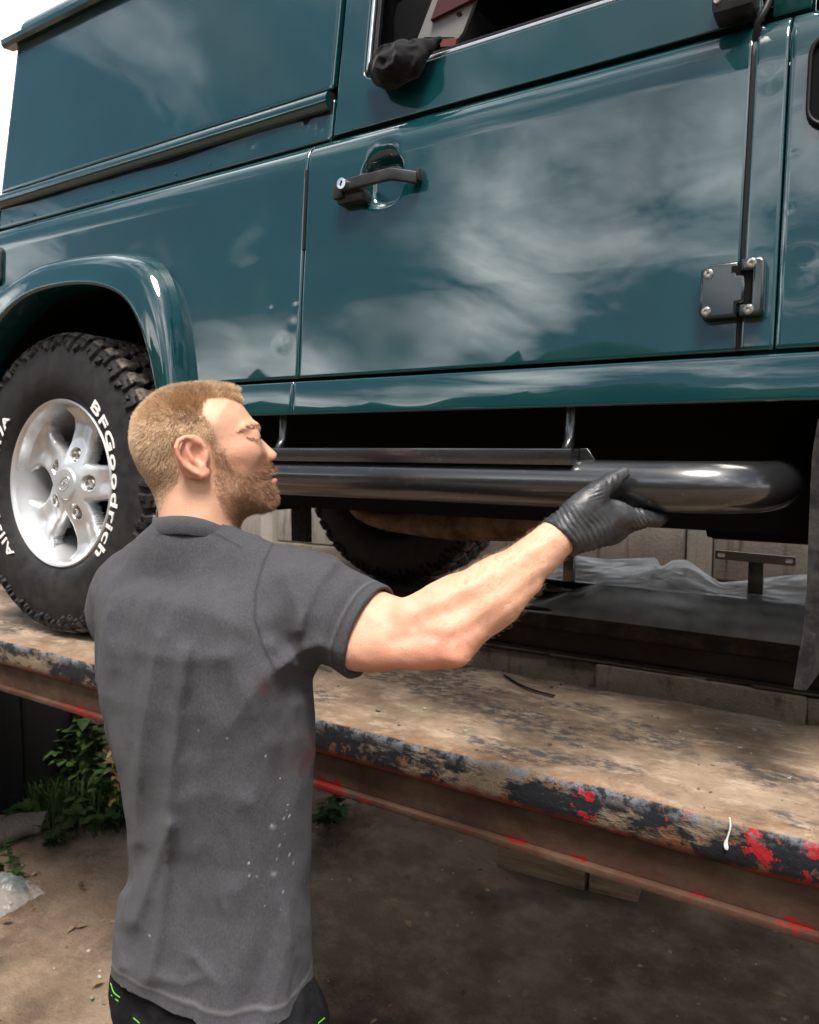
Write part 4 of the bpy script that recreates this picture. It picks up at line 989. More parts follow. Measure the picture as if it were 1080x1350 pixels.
# ---------------------------------------------------------------- left corner: dark backdrop, weeds, rubbish
def build_backdrop():  # added black box that stands in for the darkness under the runway
    t = empty('dark_backdrop', (-3.9, 2.3, 0), 'black box added to stand for the darkness beyond the weeds', 'box')
    A, B_ = onZ(-90, 1082, 0), onZ(98, 1058, 0); an = math.atan2(B_[1] - A[1], B_[0] - A[0]); ln = float(np.linalg.norm(B_ - A)); M = Matrix.Translation((A[0], A[1], 0)) @ Matrix.Rotation(an, 4, 'Z')
    b = MB(); b.box((0, 0, -.02), (ln, .7, .86), bev=.01, M=M); b.build('backdrop_body', BLACK, t)
    for x in (.35, .8, 1.25):
        b = MB(); b.box((x - .03, -.022, .0), (x + .03, -.001, .83), bev=.006, M=M); b.build('rib', BLACK, t)
    b = MB(); b.box((-.03, -.03, .861), (ln + .03, .73, .885), bev=.006, M=M); b.build('lid', BLACK, t)
build_backdrop()
def leaf_mat(name, a, b_):
    m = new_mat(name, a, .8); k = NB(m); k.col(k.mix(k.rampv(k.noise(12, 4), .35, .65), a, b_)); k.b.inputs['Subsurface Weight'].default_value = 0; return m
LGREEN = leaf_mat('weed_leaf', (.013, .028, .007), (.036, .058, .014)); LDRY = leaf_mat('dry_leaf', (.16, .10, .04), (.28, .18, .08)); LDARK = leaf_mat('dark_leaf', (.02, .05, .015), (.05, .09, .025))
def leaf(b, p, d, n, L_, W_, curl=.25):
    d = d / np.linalg.norm(d); s = np.cross(d, n); s /= np.linalg.norm(s) + 1e-9; n = np.cross(s, d)
    pts = []
    for t, wd in ((0, .05), (.2, .75), (.45, 1.0), (.75, .6), (1, .02)):
        c = p + d * L_ * t - n * curl * L_ * t * t
        pts += [c - s * W_ * wd * .5 + n * W_ * .12 * wd, c, c + s * W_ * wd * .5 + n * W_ * .12 * wd]
    F = [(i * 3 + j, i * 3 + j + 1, i * 3 + j + 4, i * 3 + j + 3) for i in range(4) for j in range(2)]
    b.add(pts, F)
def weed(x, y, h, n, L_, W_, mat, label, seed, spread=.12, group='weeds at the edge of the dirt'):
    rr = random.Random(seed); t = empty('weed', (x, y, 0), label, 'weed', group); st = MB()
    for k in range(n):
        a = rr.uniform(0, 6.28); r = rr.uniform(.0, .05); base = np.array([x + r * math.cos(a), y + r * math.sin(a), -.01]); hh = h * rr.uniform(.55, 1.1)
        tip = base + np.array([math.cos(a) * spread * rr.uniform(.4, 1.4), math.sin(a) * spread * rr.uniform(.4, 1.4), hh]); mid = (base + tip) / 2 + np.array([0, 0, hh * .12])
        path = smooth_path([base, mid, tip], 9); st.tube(path, list(np.linspace(.0035, .0012, 9)), 5)
        for i in range(2, 9):
            for q in range(2):
                aa = rr.uniform(0, 6.28); d = np.array([math.cos(aa), math.sin(aa), rr.uniform(-.1, .6)]); lv = MB(); leaf(lv, path[i], d, np.array([0, 0, 1.0]), L_ * rr.uniform(.6, 1.2), W_ * rr.uniform(.7, 1.2), rr.uniform(.1, .5)); lv.build('leaf', mat, t)
    st.build('stem', LDARK, t)
WL = [((150, 1060), .50, 9, .075, .05, LGREEN, 'tallest broad leaved green weed close behind the man'), ((118, 1062), .38, 8, .06, .04, LDARK, 'dark leafy weed left of the tallest one'), ((140, 1090), .14, 9, .05, .042, LGREEN, 'low round leaved weed in front of the grass'),
      ((168, 1075), .30, 5, .07, .03, LDRY, 'dry brown weed against the man\'s back'), ((60, 1110), .08, 4, .05, .04, LGREEN, 'small green weed beside the curved stone'), ((22, 1150), .08, 5, .035, .025, LGREEN, 'trailing green weed over the clear plastic'), ((10, 1085), .06, 3, .08, .06, LGREEN, 'broad leaf at the left edge of the picture'),
      ((428, 1085), .16, 5, .06, .045, LGREEN, 'small weed right of the man under the runway'), ((185, 1030), .44, 8, .06, .04, LGREEN, 'green weed mostly hidden behind the man'), ((95, 1045), .26, 6, .08, .04, LDARK, 'feathery dark weed at the foot of the added black backdrop')]
for i, ((u, v), h, n, L_, W_, m_, lab) in enumerate(WL):
    q = onZ(u, v, 0); weed(q[0], q[1], h, n, L_, W_, m_, lab, 100 + i)
def grass():
    b = MB(); rr = random.Random(9)
    for i in range(1500):
        u, v = rr.uniform(35, 205), rr.gauss(1062, 16)
        if v < 1030 or v > 1105: continue
        q = onZ(u, v, 0); a = rr.uniform(0, 6.28); h = rr.uniform(.06, .2); l = rr.uniform(.03, .12); wd = rr.uniform(.002, .0045); dx = np.array([math.cos(a), math.sin(a), 0]); s = np.array([-dx[1], dx[0], 0])
        p0 = np.array([q[0], q[1], -.01]); p1 = p0 + dx * l * .3 + np.array([0, 0, h * .7]); p2 = p0 + dx * l + np.array([0, 0, h])
        b.add([p0 - s * wd, p0 + s * wd, p1 + s * wd * .8, p1 - s * wd * .8, p2], [(0, 1, 2, 3), (3, 2, 4)])
    tag(b.build('grass', LGREEN), 'rough green grass between the weeds and the bare dirt', 'grass', kind='stuff')
grass()
def stone():
    pa = [onZ(u, v, .02) for u, v in ((-60, 1130), (0, 1098), (40, 1086), (62, 1084))]
    P_ = smooth_path(pa, 24); b = MB(); b.tube(P_, list(.045 + .02 * np.sin(np.linspace(.5, 2.9, 24))), 12, True, (1.2, .8)); V = np.array(b.V); V += .008 * np.stack([vnoise(V * 17), vnoise(V * 18 + 4), vnoise(V * 16 + 8)], 1)
    tag(obj('kerb_stone', V, b.F, ROUGHC), 'curved dusty stone half buried at the left of the dirt', 'stone')
    c = onZ(30, 1128, .05); b = MB(); n = 24
    prof = [(.0, .060), (.005, .066), (.02, .064), (.11, .050), (.112, .0)]; V = []
    for d, r in prof + [(.105, .058), (.02, .074), (.0, .075)][0:0]:
        for k in range(n): V.append((d, r * math.cos(2 * math.pi * k / n), r * math.sin(2 * math.pi * k / n)))
    inner = [(.0, .060), (.015, .057), (.10, .045), (.10, .0001)]; m0 = len(prof)
    for d, r in inner:
        for k in range(n): V.append((d, r * math.cos(2 * math.pi * k / n), r * math.sin(2 * math.pi * k / n)))
    F = [(i * n + k, i * n + (k + 1) % n, (i + 1) * n + (k + 1) % n, (i + 1) * n + k) for i in list(range(m0 - 1)) + list(range(m0, m0 + 3)) for k in range(n)]
    M = Matrix.Translation((c[0], c[1], .045)) @ Matrix.Rotation(math.radians(125), 4, 'Z') @ Matrix.Rotation(math.radians(-12), 4, 'Y')
    CL = new_mat('clear_plastic', (.75, .77, .78), .15, 0); CL.node_tree.nodes['Principled BSDF'].inputs['Alpha'].default_value = .16
    c = onZ(8, 1178, .02); V = []; NX = 26
    for i in range(NX):
        for j in range(NX):
            x = (i / (NX - 1) - .5); y = (j / (NX - 1) - .5); r = math.hypot(x, y); q = np.array([[x * 9, y * 9, .5]])
            V.append((c[0] + x * .22, c[1] + y * .18, .008 + max(0, .07 * (1 - (r / .5) ** 2)) + .02 * abs(float(vnoise(q)[0])) + .01 * abs(float(vnoise(q * 2.3)[0]))))
    F = [(i * NX + j, (i + 1) * NX + j, (i + 1) * NX + j + 1, i * NX + j + 1) for i in range(NX - 1) for j in range(NX - 1)]
    tag(obj('plastic_bag', V, F, CL), 'crumpled clear plastic at the left edge on the dirt', 'plastic bag')
stone()
# ---------------------------------------------------------------- the man
HIP = px(285, 1300, 1.12); man = empty('person', (float(HIP[0]), float(HIP[1]), 0), 'man in faded grey t-shirt, black gloves and black trousers holding the slider up', 'person')
def polyd(u, v, pts):
    best = np.full(len(u), 1e9); 
    for (x0, y0), (x1, y1) in zip(pts[:-1], pts[1:]):
        ex, ey = x1 - x0, y1 - y0; t = np.clip(((u - x0) * ex + (v - y0) * ey) / (ex * ex + ey * ey), 0, 1); best = np.minimum(best, np.hypot(u - x0 - t * ex, v - y0 - t * ey))
    return best
# --- head frame: profile plane through the head, x forward, y to his left, z up
AL = math.atan(278 / 1000.0); HD = 1.20
HXv = CR * math.cos(AL) + FH * math.sin(AL); HYv = -CR * math.sin(AL) + FH * math.cos(AL); HZv = UPW
HO = px(262, 600, HD)
HM = np.stack([HXv, HYv, HZv])                                # rows: world -> head
def zl(zx, zy): return ((zx / 4.5 + 160 - 262) * .001158, (600 - (zy / 4.5 + 490)) * .0012)
def hp(zx, zy, y): x, z = zl(zx, zy); return np.array([x, y, z])
PROF = [(225, 1040), (228, 905), (222, 815), (205, 745), (168, 665), (118, 570), (80, 450), (78, 345), (110, 268), (195, 188), (305, 132), (450, 108), (590, 110), (675, 135), (718, 182),
        (758, 238), (796, 288), (820, 324), (827, 350), (822, 378), (850, 407), (893, 448), (926, 478), (938, 496), (931, 517), (908, 532), (886, 543), (892, 568), (906, 592), (904, 610), (884, 624),
        (912, 644), (922, 664), (906, 690), (912, 722), (914, 768), (892, 806), (845, 824), (780, 834), (728, 858), (692, 908), (676, 1040)]
WR = [((330, 350), .076, .088), ((150, 350), .072, .085), ((400, 180), .071, .085), ((600, 180), .066, .075), ((700, 270), .063, .052), ((560, 250), .0715, .082), ((630, 300), .069, .068), ((710, 580), .057, .048), ((795, 325), .050, .036), ((822, 378), .034, .032), ((780, 430), .053, .036), ((700, 480), .064, .050), ((600, 480), .067, .070),
      ((905, 490), .0150, .016), ((860, 500), .022, .024), ((845, 440), .021, .026), ((815, 470), .041, .034), ((800, 530), .046, .036), ((890, 590), .026, .024), ((840, 610), .038, .032), ((900, 740), .026, .030), ((810, 770), .042, .036), ((660, 690), .059, .052), ((550, 620), .064, .062),
      ((450, 600), .067, .065), ((400, 800), .057, .057), ((600, 880), .054, .055), ((250, 700), .055, .058), ((250, 560), .069, .072), ((330, 930), .060, .058), ((520, 980), .060, .058), ((500, 330), .074, .085), ((440, 450), .073, .08)]
po = smooth_path([zl(*p) for p in PROF], 360)
GX, GZ0, GH = -.145, -.20, .0015; GN, GM = 200, 230
gx, gz = np.meshgrid(GX + GH * np.arange(GN), GZ0 + GH * np.arange(GM), indexing='ij'); g2 = np.stack([gx.ravel(), gz.ravel()], 1)
poly = np.vstack([po, po[:1]]); best = np.full(len(g2), 9.0); wn = np.zeros(len(g2), int)
for a, b_ in zip(poly[:-1], poly[1:]):
    e_ = b_ - a; l2 = e_ @ e_
    if l2 < 1e-14: continue
    t_ = np.clip(((g2 - a) @ e_) / l2, 0, 1); best = np.minimum(best, np.linalg.norm(g2 - a - t_[:, None] * e_, axis=1))
    cr_ = e_[0] * (g2[:, 1] - a[1]) - e_[1] * (g2[:, 0] - a[0]); up_ = (a[1] <= g2[:, 1]) & (b_[1] > g2[:, 1]) & (cr_ > 0); dn_ = (a[1] > g2[:, 1]) & (b_[1] <= g2[:, 1]) & (cr_ < 0); wn += up_.astype(int) - dn_.astype(int)
SD2 = np.where(wn != 0, best, -best).reshape(GN, GM)
cp = np.array([zl(*c) for c, _, _ in WR]); wt = 1 / (np.linalg.norm(g2[:, None] - cp[None], axis=2) ** 2 + 6e-5) ** 1.6; wt /= wt.sum(1)[:, None]
WM = (wt @ np.array([w_ for _, w_, _ in WR])).reshape(GN, GM); RM = (wt @ np.array([r_ for _, _, r_ in WR])).reshape(GN, GM)
def blur2(A, n):
    for _ in range(n):
        B = np.pad(A, 1, mode='edge'); A = (B[:-2, 1:-1] + B[2:, 1:-1] + B[1:-1, :-2] + B[1:-1, 2:] + 2 * B[1:-1, 1:-1]) / 6
    return A
wide = blur2(WM, 60); keepn = np.exp(-((gx - zl(905, 490)[0]) ** 2 + (gz - zl(905, 490)[1]) ** 2) / .016 ** 2); WM = wide * (1 - keepn) + blur2(WM, 6) * keepn; RM = blur2(RM, 40) * (1 - keepn) + blur2(RM, 6) * keepn
def samp(Mp, x, z):
    fx = np.clip((x - GX) / GH, 0, GN - 1.001); fz = np.clip((z - GZ0) / GH, 0, GM - 1.001); i = fx.astype(int); j = fz.astype(int); tx = fx - i; tz = fz - j
    return (Mp[i, j] * (1 - tx) + Mp[i + 1, j] * tx) * (1 - tz) + (Mp[i, j + 1] * (1 - tx) + Mp[i + 1, j + 1] * tx) * tz
HELIX = [hp(480, 455, -.070), hp(455, 418, -.076), hp(425, 398, -.082), hp(388, 393, -.087), hp(352, 412, -.091), hp(337, 450, -.093), hp(349, 500, -.092), hp(384, 552, -.090), hp(430, 588, -.086), hp(472, 606, -.081), hp(498, 602, -.076), hp(505, 578, -.070)]
ANTI = [hp(392, 428, -.083), hp(398, 470, -.084), (hp(425, 520, -.084)), hp(462, 556, -.080)]
def near_only(c, r):
    def deco(fn):
        def g(P):
            m = np.linalg.norm(P - c, axis=1) - r; f = np.maximum(m, .03); k = m < .03
            if k.any(): f[k] = fn(P[k])
            return f
        return g
    return deco
@near_only(HO - UPW * .02, .22)
def head_field(P):
    Q = (P - HO) @ HM.T; x, y, z = Q.T
    d2 = samp(SD2, x, z); W_ = samp(WM, x, z); R_ = samp(RM, x, z)
    t = np.minimum(d2 / R_, 1.0); q = np.sqrt((y / W_) ** 2 + (1 - t) ** 2 + 1e-9)
    f = (q - 1) * np.minimum(R_, W_) * .75
    f = np.where(d2 < -.02, np.maximum(f, -d2 * .6), f)
    # eyes, brow, cheek, nostril wings, lips
    for s in (-1, 1):
        f = smax(f, -ell(Q, hp(806, 396, s * .042), (.014, .011, .010)), .018)
        f = smin(f, ell(Q, hp(766, 386, s * .0335), (.0128, .0128, .0120)), .003); f = smax(f, -ell(Q, hp(800, 401, s * .0345), (.0165, .0140, .0040)), .0006)
        f = smin(f, cap(Q, hp(798, 334, s * .020), hp(735, 338, s * .045), .0058, .0045), .014)
        f = smin(f, ell(Q, hp(715, 465, s * .040), (.024, .010, .016)), .03)
        f = smin(f, ell(Q, hp(872, 510, s * .0135), (.0125, .0070, .0098)), .007)
        f = smax(f, -ell(Q, hp(896, 533, s * .0115), (.0080, .0060, .0036)), .0015)
    lip_u = cap(Q, hp(896, 600, -.012), hp(896, 600, .012), .0058); lip_l = cap(Q, hp(908, 650, -.011), hp(908, 650, .011), .0065)
    f = smin(f, np.minimum(lip_u, lip_l), .005); f = smax(f, -ell(Q, hp(898, 626, 0), (.016, .021, .0030)), .002)
    # right ear (towards the camera), and its twin
    for s in (1, -1):
        E = Q * np.array([1, s, 1]); near = np.abs(E[:, 1] + .08) < .05
        if not near.any(): continue
        e = np.full(len(E), 9.0); En = E[near]
        base = ell(En, hp(425, 500, -.079), (.0225, .0062, .033)); base = smax(base, -ell(En, hp(455, 490, -.092), (.0150, .0165, .0215)), .003)
        rim = np.full(len(En), 9.0)
        for k in range(len(HELIX) - 1): rim = np.minimum(rim, cap(En, HELIX[k], HELIX[k + 1], .0038 if 0 < k < 9 else .0048))
        an = np.full(len(En), 9.0)
        for k in range(3): an = np.minimum(an, cap(En, ANTI[k], ANTI[k + 1], .0036))
        lobe = ell(En, hp(478, 592, -.078), (.0105, .006, .010)); trag = ell(En, hp(497, 500, -.074), (.006, .007, .009))
        ee = smin(smin(smin(base, rim, .005), an, .004), smin(lobe, trag, .002), .004); e[near] = ee
        f = smin(f, e, .005)
    return f
# --- trunk frame: he faces the vehicle
FT = np.array([-.10, .995, 0]); FT /= np.linalg.norm(FT); RT = np.array([FT[1], -FT[0], 0])
TROWS = [(710, 252, 1.165, .095, .070), (740, 256, 1.165, .135, .085), (780, 260, 1.165, .160, .100), (830, 264, 1.165, .170, .112), (900, 268, 1.165, .174, .116), (960, 275, 1.165, .166, .112), (1020, 283, 1.16, .152, .104), (1090, 290, 1.155, .139, .097), (1150, 290, 1.15, .139, .098), (1210, 287, 1.145, .146, .103), (1270, 284, 1.14, .156, .110), (1330, 286, 1.135, .164, .116), (1400, 288, 1.13, .168, .120)]
TC = np.array([px(u, v, d) for v, u, d, a, b_ in TROWS]); TA = np.array([r[3] for r in TROWS]); TB = np.array([r[4] for r in TROWS])
zo = np.argsort(TC[:, 2])
def trunk(P, grow=0.0):
    z = P[:, 2]; c = np.stack([np.interp(z, TC[zo, 2], TC[zo, k]) for k in (0, 1)], 1); a = np.interp(z, TC[zo, 2], TA[zo]) + grow; b_ = np.interp(z, TC[zo, 2], TB[zo]) + grow
    q = P[:, :2] - c; s = q @ RT[:2]; f_ = q @ FT[:2]; n = 2.35
    k = (np.abs(s / a) ** n + np.abs(f_ / b_) ** n + 1e-12) ** (1 / n)
    return (k - 1) * np.minimum(a, b_) * .9, s, f_
SH = px(400, 786, 1.135); SHL = px(168, 806, 1.265); NB0 = px(256, 712, 1.178)
EL = px(588, 838, 1.045); WRI = px(741, 703, 1.095); SLV = px(494, 832, 1.085)
ELL = px(250, 915, 1.38); WRL = np.array([-1.215, 1.06, 1.535])
ZSH = SH[2]
def arm_field(P):
    f = cap(P, SH, SLV, .058, .052); f = smin(f, cap(P, SLV, EL, .051, .041), .02)
    fo = EL + (WRI - EL) * .36
    f = smin(f, cap(P, EL, fo, .040, .0405), .022); f = smin(f, cap(P, fo, WRI, .0400, .0275), .03)
    f = smin(f, cap(P, px(590, 800, 1.05), px(660, 762, 1.065), .030, .028), .018)                      # brachioradialis
    f = smin(f, cap(P, px(545, 815, 1.05), px(600, 785, 1.055), .030, .028), .016)
    f = smin(f, ell(P, px(601, 864, 1.020), (.017, .017, .015)), .012)                    # olecranon
    f = smin(f, cap(P, px(600, 850, 1.03), px(700, 770, 1.07), .019, .014), .010)         # ulna ridge
    f = smin(f, cap(P, px(470, 850, 1.065), px(560, 858, 1.030), .036, .024), .016)        # triceps
    sel = np.abs(f) < .015
    if sel.any():
        u, v = proj(P[sel]); g_ = np.zeros(len(u))
        for pts, wd, h in (([(548, 824), (600, 806), (655, 776), (705, 742)], 11, .0034), ([(585, 852), (645, 815), (712, 758)], 8, .0018), ([(520, 845), (560, 838), (592, 842)], 9, .0028), ([(690, 728), (728, 712)], 6, -.0014), ([(570, 796), (600, 782), (650, 752)], 8, -.0016)):
            g_ += h * np.exp(-(polyd(u, v, pts) / wd) ** 2)
        f = f.copy(); f[sel] += g_
    f = f + .0012 * vnoise(P * 34) + .0005 * vnoise(P * 90)
    g = cap(P, SHL, ELL, .058, .042); g = smin(g, cap(P, ELL, WRL, .043, .028), .02)
    return np.minimum(f, g)
def body_field(P):
    f = head_field(P)
    t, s, _ = trunk(P, -.020); t = smax(t, P[:, 2] - (ZSH + .015), .05); t = smax(t, (ZSH - .32) - P[:, 2], .02)
    t = smin(t, cap(P, NB0 - np.array([0, 0, .02]), SH, .040, .050), .03); t = smin(t, cap(P, NB0 - np.array([0, 0, .02]), SHL, .040, .050), .03)
    t = smin(t, cap(P, px(262, 660, 1.19), NB0, .050, .050), .02)
    return smin(smin(f, t, .022), arm_field(P), .02)

def skin_mat():
    m = new_mat('skin', (.62, .36, .26), .5); k = NB(m); b = k.b
    n = k.noise(18, 5, .6); c = k.mix(k.rampv(n, .3, .7), (.55, .285, .18), (.645, .375, .255))
    c = k.mix(k.rampv(k.noise(300, 2), .55, .85, 0, .35), c, (.52, .28, .19)); c = k.mix(k.rampv(k.noise(75, 2, .5), .68, .74, 0, .35), c, (.42, .20, .12)); c = k.mix(k.math('MULTIPLY', k.attr('red'), .6), c, (.62, .20, .14)); c = k.mix(k.attr('stubble_crease_shade'), c, (.32, .185, .11)); c = k.mix(k.attr('lip'), c, (.56, .20, .17)); k.col(c)
    b.inputs['Subsurface Weight'].default_value = .10; b.inputs['Subsurface Radius'].default_value = (1.0, .35, .18); b.inputs['Subsurface Scale'].default_value = .006
    k.rough(k.rampv(n, .3, .7, .48, .66)); k.bump(k.math('ADD', k.noise(420, 3, .6), k.math('MULTIPLY', k.noise(90, 3), .8)), .4, .0016); return m
SKIN = skin_mat()
lo = np.minimum.reduce([HO - .16, SHL - .12, SH - .14, ELL - .08, WRL - .06, EL - .1]); hi = np.maximum.reduce([HO + .15, SHL + .12, SH + .1, WRI + .06, WRL + .06, EL + .1])
body = field_mesh('body', body_field, lo, hi, .0023, SKIN, man, 1)
def vco(o):
    a = np.empty(len(o.data.vertices) * 3, np.float32); o.data.vertices.foreach_get('co', a); return a.reshape(-1, 3).astype(float)
def vno(o):
    a = np.empty(len(o.data.vertices) * 3, np.float32); o.data.vertices.foreach_get('normal', a); return a.reshape(-1, 3).astype(float)
def set_attr(o, name, v): at = o.data.attributes.new(name, 'FLOAT', 'POINT'); at.data.foreach_set('value', np.asarray(v, np.float32))
def zoomxy(Q): return (Q[:, 0] / .001158 + 262 - 160) * 4.5, (600 - Q[:, 2] / .0012 - 490) * 4.5
def inpoly(x, y, poly):
    ins = np.zeros(len(x), bool); n = len(poly)
    for k in range(n):
        (x0, y0), (x1, y1) = poly[k], poly[(k + 1) % n]
        c = ((y0 > y) != (y1 > y)) & (x < (x1 - x0) * (y - y0) / (y1 - y0 + 1e-9) + x0); ins ^= c
    return ins
HAIR = [(40, 300), (90, 220), (200, 130), (400, 60), (600, 60), (760, 120), (735, 190), (690, 178), (600, 165), (520, 172), (490, 215), (490, 265), (540, 320), (560, 400), (540, 430), (515, 420), (480, 420), (440, 400), (400, 380), (345, 385), (318, 430), (325, 500), (345, 560), (330, 640), (270, 720), (230, 800), (150, 740), (60, 600), (30, 450)]
BEARD = [(515, 415), (560, 400), (590, 450), (610, 500), (640, 560), (700, 590), (770, 600), (825, 610), (840, 560), (880, 535), (930, 560), (910, 590), (880, 600), (850, 625), (872, 640), (900, 680), (960, 700), (980, 800), (900, 880), (760, 900), (700, 970), (655, 900), (600, 810), (555, 720), (540, 640), (545, 560), (540, 480)]
BC = vco(body); Qh = (BC - HO) @ HM.T; zx, zy = zoomxy(Qh); inhead = (np.abs(Qh[:, 0]) < .14) & (np.abs(Qh[:, 1]) < .1) & (np.abs(Qh[:, 2]) < .2)
ear = (np.abs(Qh[:, 1]) > .0735) & (zx > 320) & (zx < 515) & (zy > 380) & (zy < 620)
mh = inpoly(zx, zy, HAIR) & inhead & ~ear; mb = inpoly(zx, zy, BEARD) & inhead & ~ear
def softm(m, it=2):
    e = np.empty(len(body.data.edges) * 2, np.int32); body.data.edges.foreach_get('vertices', e); e = e.reshape(-1, 2); v = m.astype(float)
    for _ in range(it):
        a = np.zeros(len(v)); c = np.zeros(len(v)); np.add.at(a, e[:, 0], v[e[:, 1]]); np.add.at(c, e[:, 0], 1); np.add.at(a, e[:, 1], v[e[:, 0]]); np.add.at(c, e[:, 1], 1); v = .4 * v + .6 * a / np.maximum(c, 1)
    return v
set_attr(body, 'stubble_crease_shade', np.clip(softm(mh, 4) * .75 + softm(mb, 6) * .55 + inhead * (Qh[:, 1] < .06) * (.5 * np.exp(-(polyd(zx, zy, [(722, 384), (742, 368), (770, 364), (792, 370)]) / 5) ** 2) + .6 * np.exp(-(polyd(zx, zy, [(735, 396), (765, 404), (792, 404)]) / 6) ** 2)), 0, 1))  # stubble and lash tone, plus crease shade painted above the eye
elb = np.exp(-(np.linalg.norm(BC - px(595, 868, 1.02), axis=1) / .06) ** 2); tri_ = np.exp(-(np.linalg.norm(BC - px(520, 865, 1.05), axis=1) / .08) ** 2); nose = np.exp(-(np.linalg.norm(Qh - hp(915, 500, 0), axis=1) / .02) ** 2) * inhead
set_attr(body, 'red', np.clip(.75 * elb + .5 * tri_ + ear * .55 + .4 * nose + .25 * np.exp(-(np.linalg.norm(Qh - hp(720, 470, -.06), axis=1) / .03) ** 2), 0, 1))
set_attr(body, 'lip', softm(inhead & (inpoly(zx, zy, [(862, 618), (885, 598), (915, 585), (925, 618), (880, 628), (930, 640), (945, 670), (915, 676), (880, 655)])) & (np.abs(Qh[:, 1]) < .026), 1))

EYE = new_mat('eye', (.62, .60, .57), .15); _k = NB(EYE); _k.b.inputs['Coat Weight'].default_value = 1
_k.col(_k.mix(_k.rampv(_k.attr('iris'), .45, .55), (.72, .68, .65), (.05, .045, .04)))
for s_ in (-1, 1):
    bm = bmesh.new(); bmesh.ops.create_uvsphere(bm, u_segments=24, v_segments=16, radius=.0120); b = MB(); b.bm(bm); V = np.array(b.V); cc = hp(768, 390, s_ * .0335)
    o = obj('eyeball', (V + cc) @ HM + HO, b.F, EYE, man); dv_ = V / .0120; set_attr(o, 'iris', np.clip(dv_ @ np.array([.93, .12 * s_, -.35]) * 1.0 - .38, 0, 1))
# --- hair, beard, brows, arm hair as strands
def strands(name, roots, dirs, lens, col_a, col_b, rad, seg=4, droop=None, parent=man):
    n = len(roots); cu = bpy.data.hair_curves.new(name); cu.add_curves([seg] * n)
    t = np.linspace(0, 1, seg); pos = roots[:, None, :] + dirs[:, None, :] * lens[:, None, None] * t[None, :, None]
    if droop is not None: pos = pos + droop[:, None, :] * lens[:, None, None] * (t ** 2)[None, :, None]
    cu.attributes['position'].data.foreach_set('vector', pos.astype(np.float32).ravel())
    if 'radius' not in cu.attributes: cu.attributes.new('radius', 'FLOAT', 'POINT')
    cu.attributes['radius'].data.foreach_set('value', np.tile(np.linspace(1, .35, seg) * rad, n).astype(np.float32))
    m = new_mat(name + '_strand', col_a, .45); k = NB(m)
    hi_ = k.nt.nodes.new('ShaderNodeHairInfo'); k.col(k.mix(hi_.outputs['Random'], col_a, col_b)); k.b.inputs['Specular IOR Level'].default_value = .35
    cu.materials.append(m); o = bpy.data.objects.new(name, cu); link(o, parent); return o
BN = vno(body); rg = np.random.default_rng(11)
def pick(mask, n, jit=.0016):
    I = np.flatnonzero(mask); i = rg.choice(I, n); return i, BC[i] + rg.normal(0, jit, (n, 3)) * (1 - np.abs(BN[i]))
SC.cycles_curves.shape = 'RIBBONS'
smh, smb = softm(mh, 14), softm(mb, 10)
i, rt = pick(mh | (smh > .2) & inhead & ~ear, 60000)
kp = rg.random(len(i)) < np.clip((smh[i] - .15) * 1.7, 0, 1); i, rt = i[kp], rt[kp]; q = Qh[i]; zxx, zyy = zx[i], zy[i]
top = np.clip((330 - zyy) / 200, 0, 1); frontq = np.clip((zxx - 480) / 200, 0, 1)
flow = np.stack([-.15 + .75 * frontq * top + .0 * q[:, 0], 0 * q[:, 0], -.8 + 1.0 * top], 1) @ HM
tuft = np.stack([vnoise(rt * 110 + o) for o in (0, 7, 13)], 1); d = BN[i] * (.55 + .35 * top)[:, None] + .75 * flow + .26 * tuft + rg.normal(0, .13, (len(i), 3)); d /= np.linalg.norm(d, axis=1)[:, None]
fade = np.clip((760 - zyy) / 330, .18, 1) * np.where((zxx > 430) & (zyy > 300), .55, 1) * np.where((zxx > 470) & (zyy > 140), .5, 1)
ln = (.0044 + .0062 * top + .003 * frontq * top) * fade * np.clip(smh[i] * 1.15, .3, 1) ** 2 * rg.uniform(.65, 1.25, len(i)) + .0012
strands('hair', rt, d, ln, (.36, .225, .125), (.90, .66, .44), .00024)
i, rt = pick(mb | (smb > .15) & inhead & ~ear, 26000); kp = rg.random(len(i)) < np.clip((smb[i] - .1) * 1.5, 0, 1); i, rt = i[kp], rt[kp]; zxx, zyy = zx[i], zy[i]
flow = np.stack([.55 * np.ones(len(i)), 0 * zxx, -.75 * np.ones(len(i))], 1) @ HM; tuft = np.stack([vnoise(rt * 130 + o) for o in (3, 9, 17)], 1); d = BN[i] * .5 + .6 * flow + .55 * tuft + rg.normal(0, .28, (len(i), 3)); d /= np.linalg.norm(d, axis=1)[:, None]
chin = np.clip((zxx - 620) / 240, 0, 1) * np.clip((zyy - 560) / 120, 0, 1); keep = rg.random(len(i)) < (.38 + .5 * chin)
mus = ((zxx > 815) & (zyy < 612)).astype(float); keep |= mus > 0; ln = (.0032 + .0060 * chin + .0025 * mus) * rg.uniform(.6, 1.3, len(i))
strands('beard', rt[keep], d[keep], ln[keep], (.14, .062, .033), (.52, .30, .17), .00024)
mbrow = inpoly(zx, zy, [(690, 372), (720, 342), (775, 322), (825, 322), (838, 340), (790, 346), (740, 358)]) & inhead & (Qh[:, 2] > 0)
i, rt = pick(mbrow, 620, .001); flow = np.tile(np.array([-.9, 0, .35]), (len(i), 1)) @ HM; d = BN[i] * .5 + flow + rg.normal(0, .2, (len(i), 3)); d /= np.linalg.norm(d, axis=1)[:, None]
strands('eyebrow', rt, d, rg.uniform(.003, .007, len(i)), (.22, .125, .07), (.42, .27, .16), .00026)
mlash = inpoly(zx, zy, [(730, 388), (750, 392), (780, 398), (806, 402), (806, 416), (770, 412), (740, 402)]) & inhead
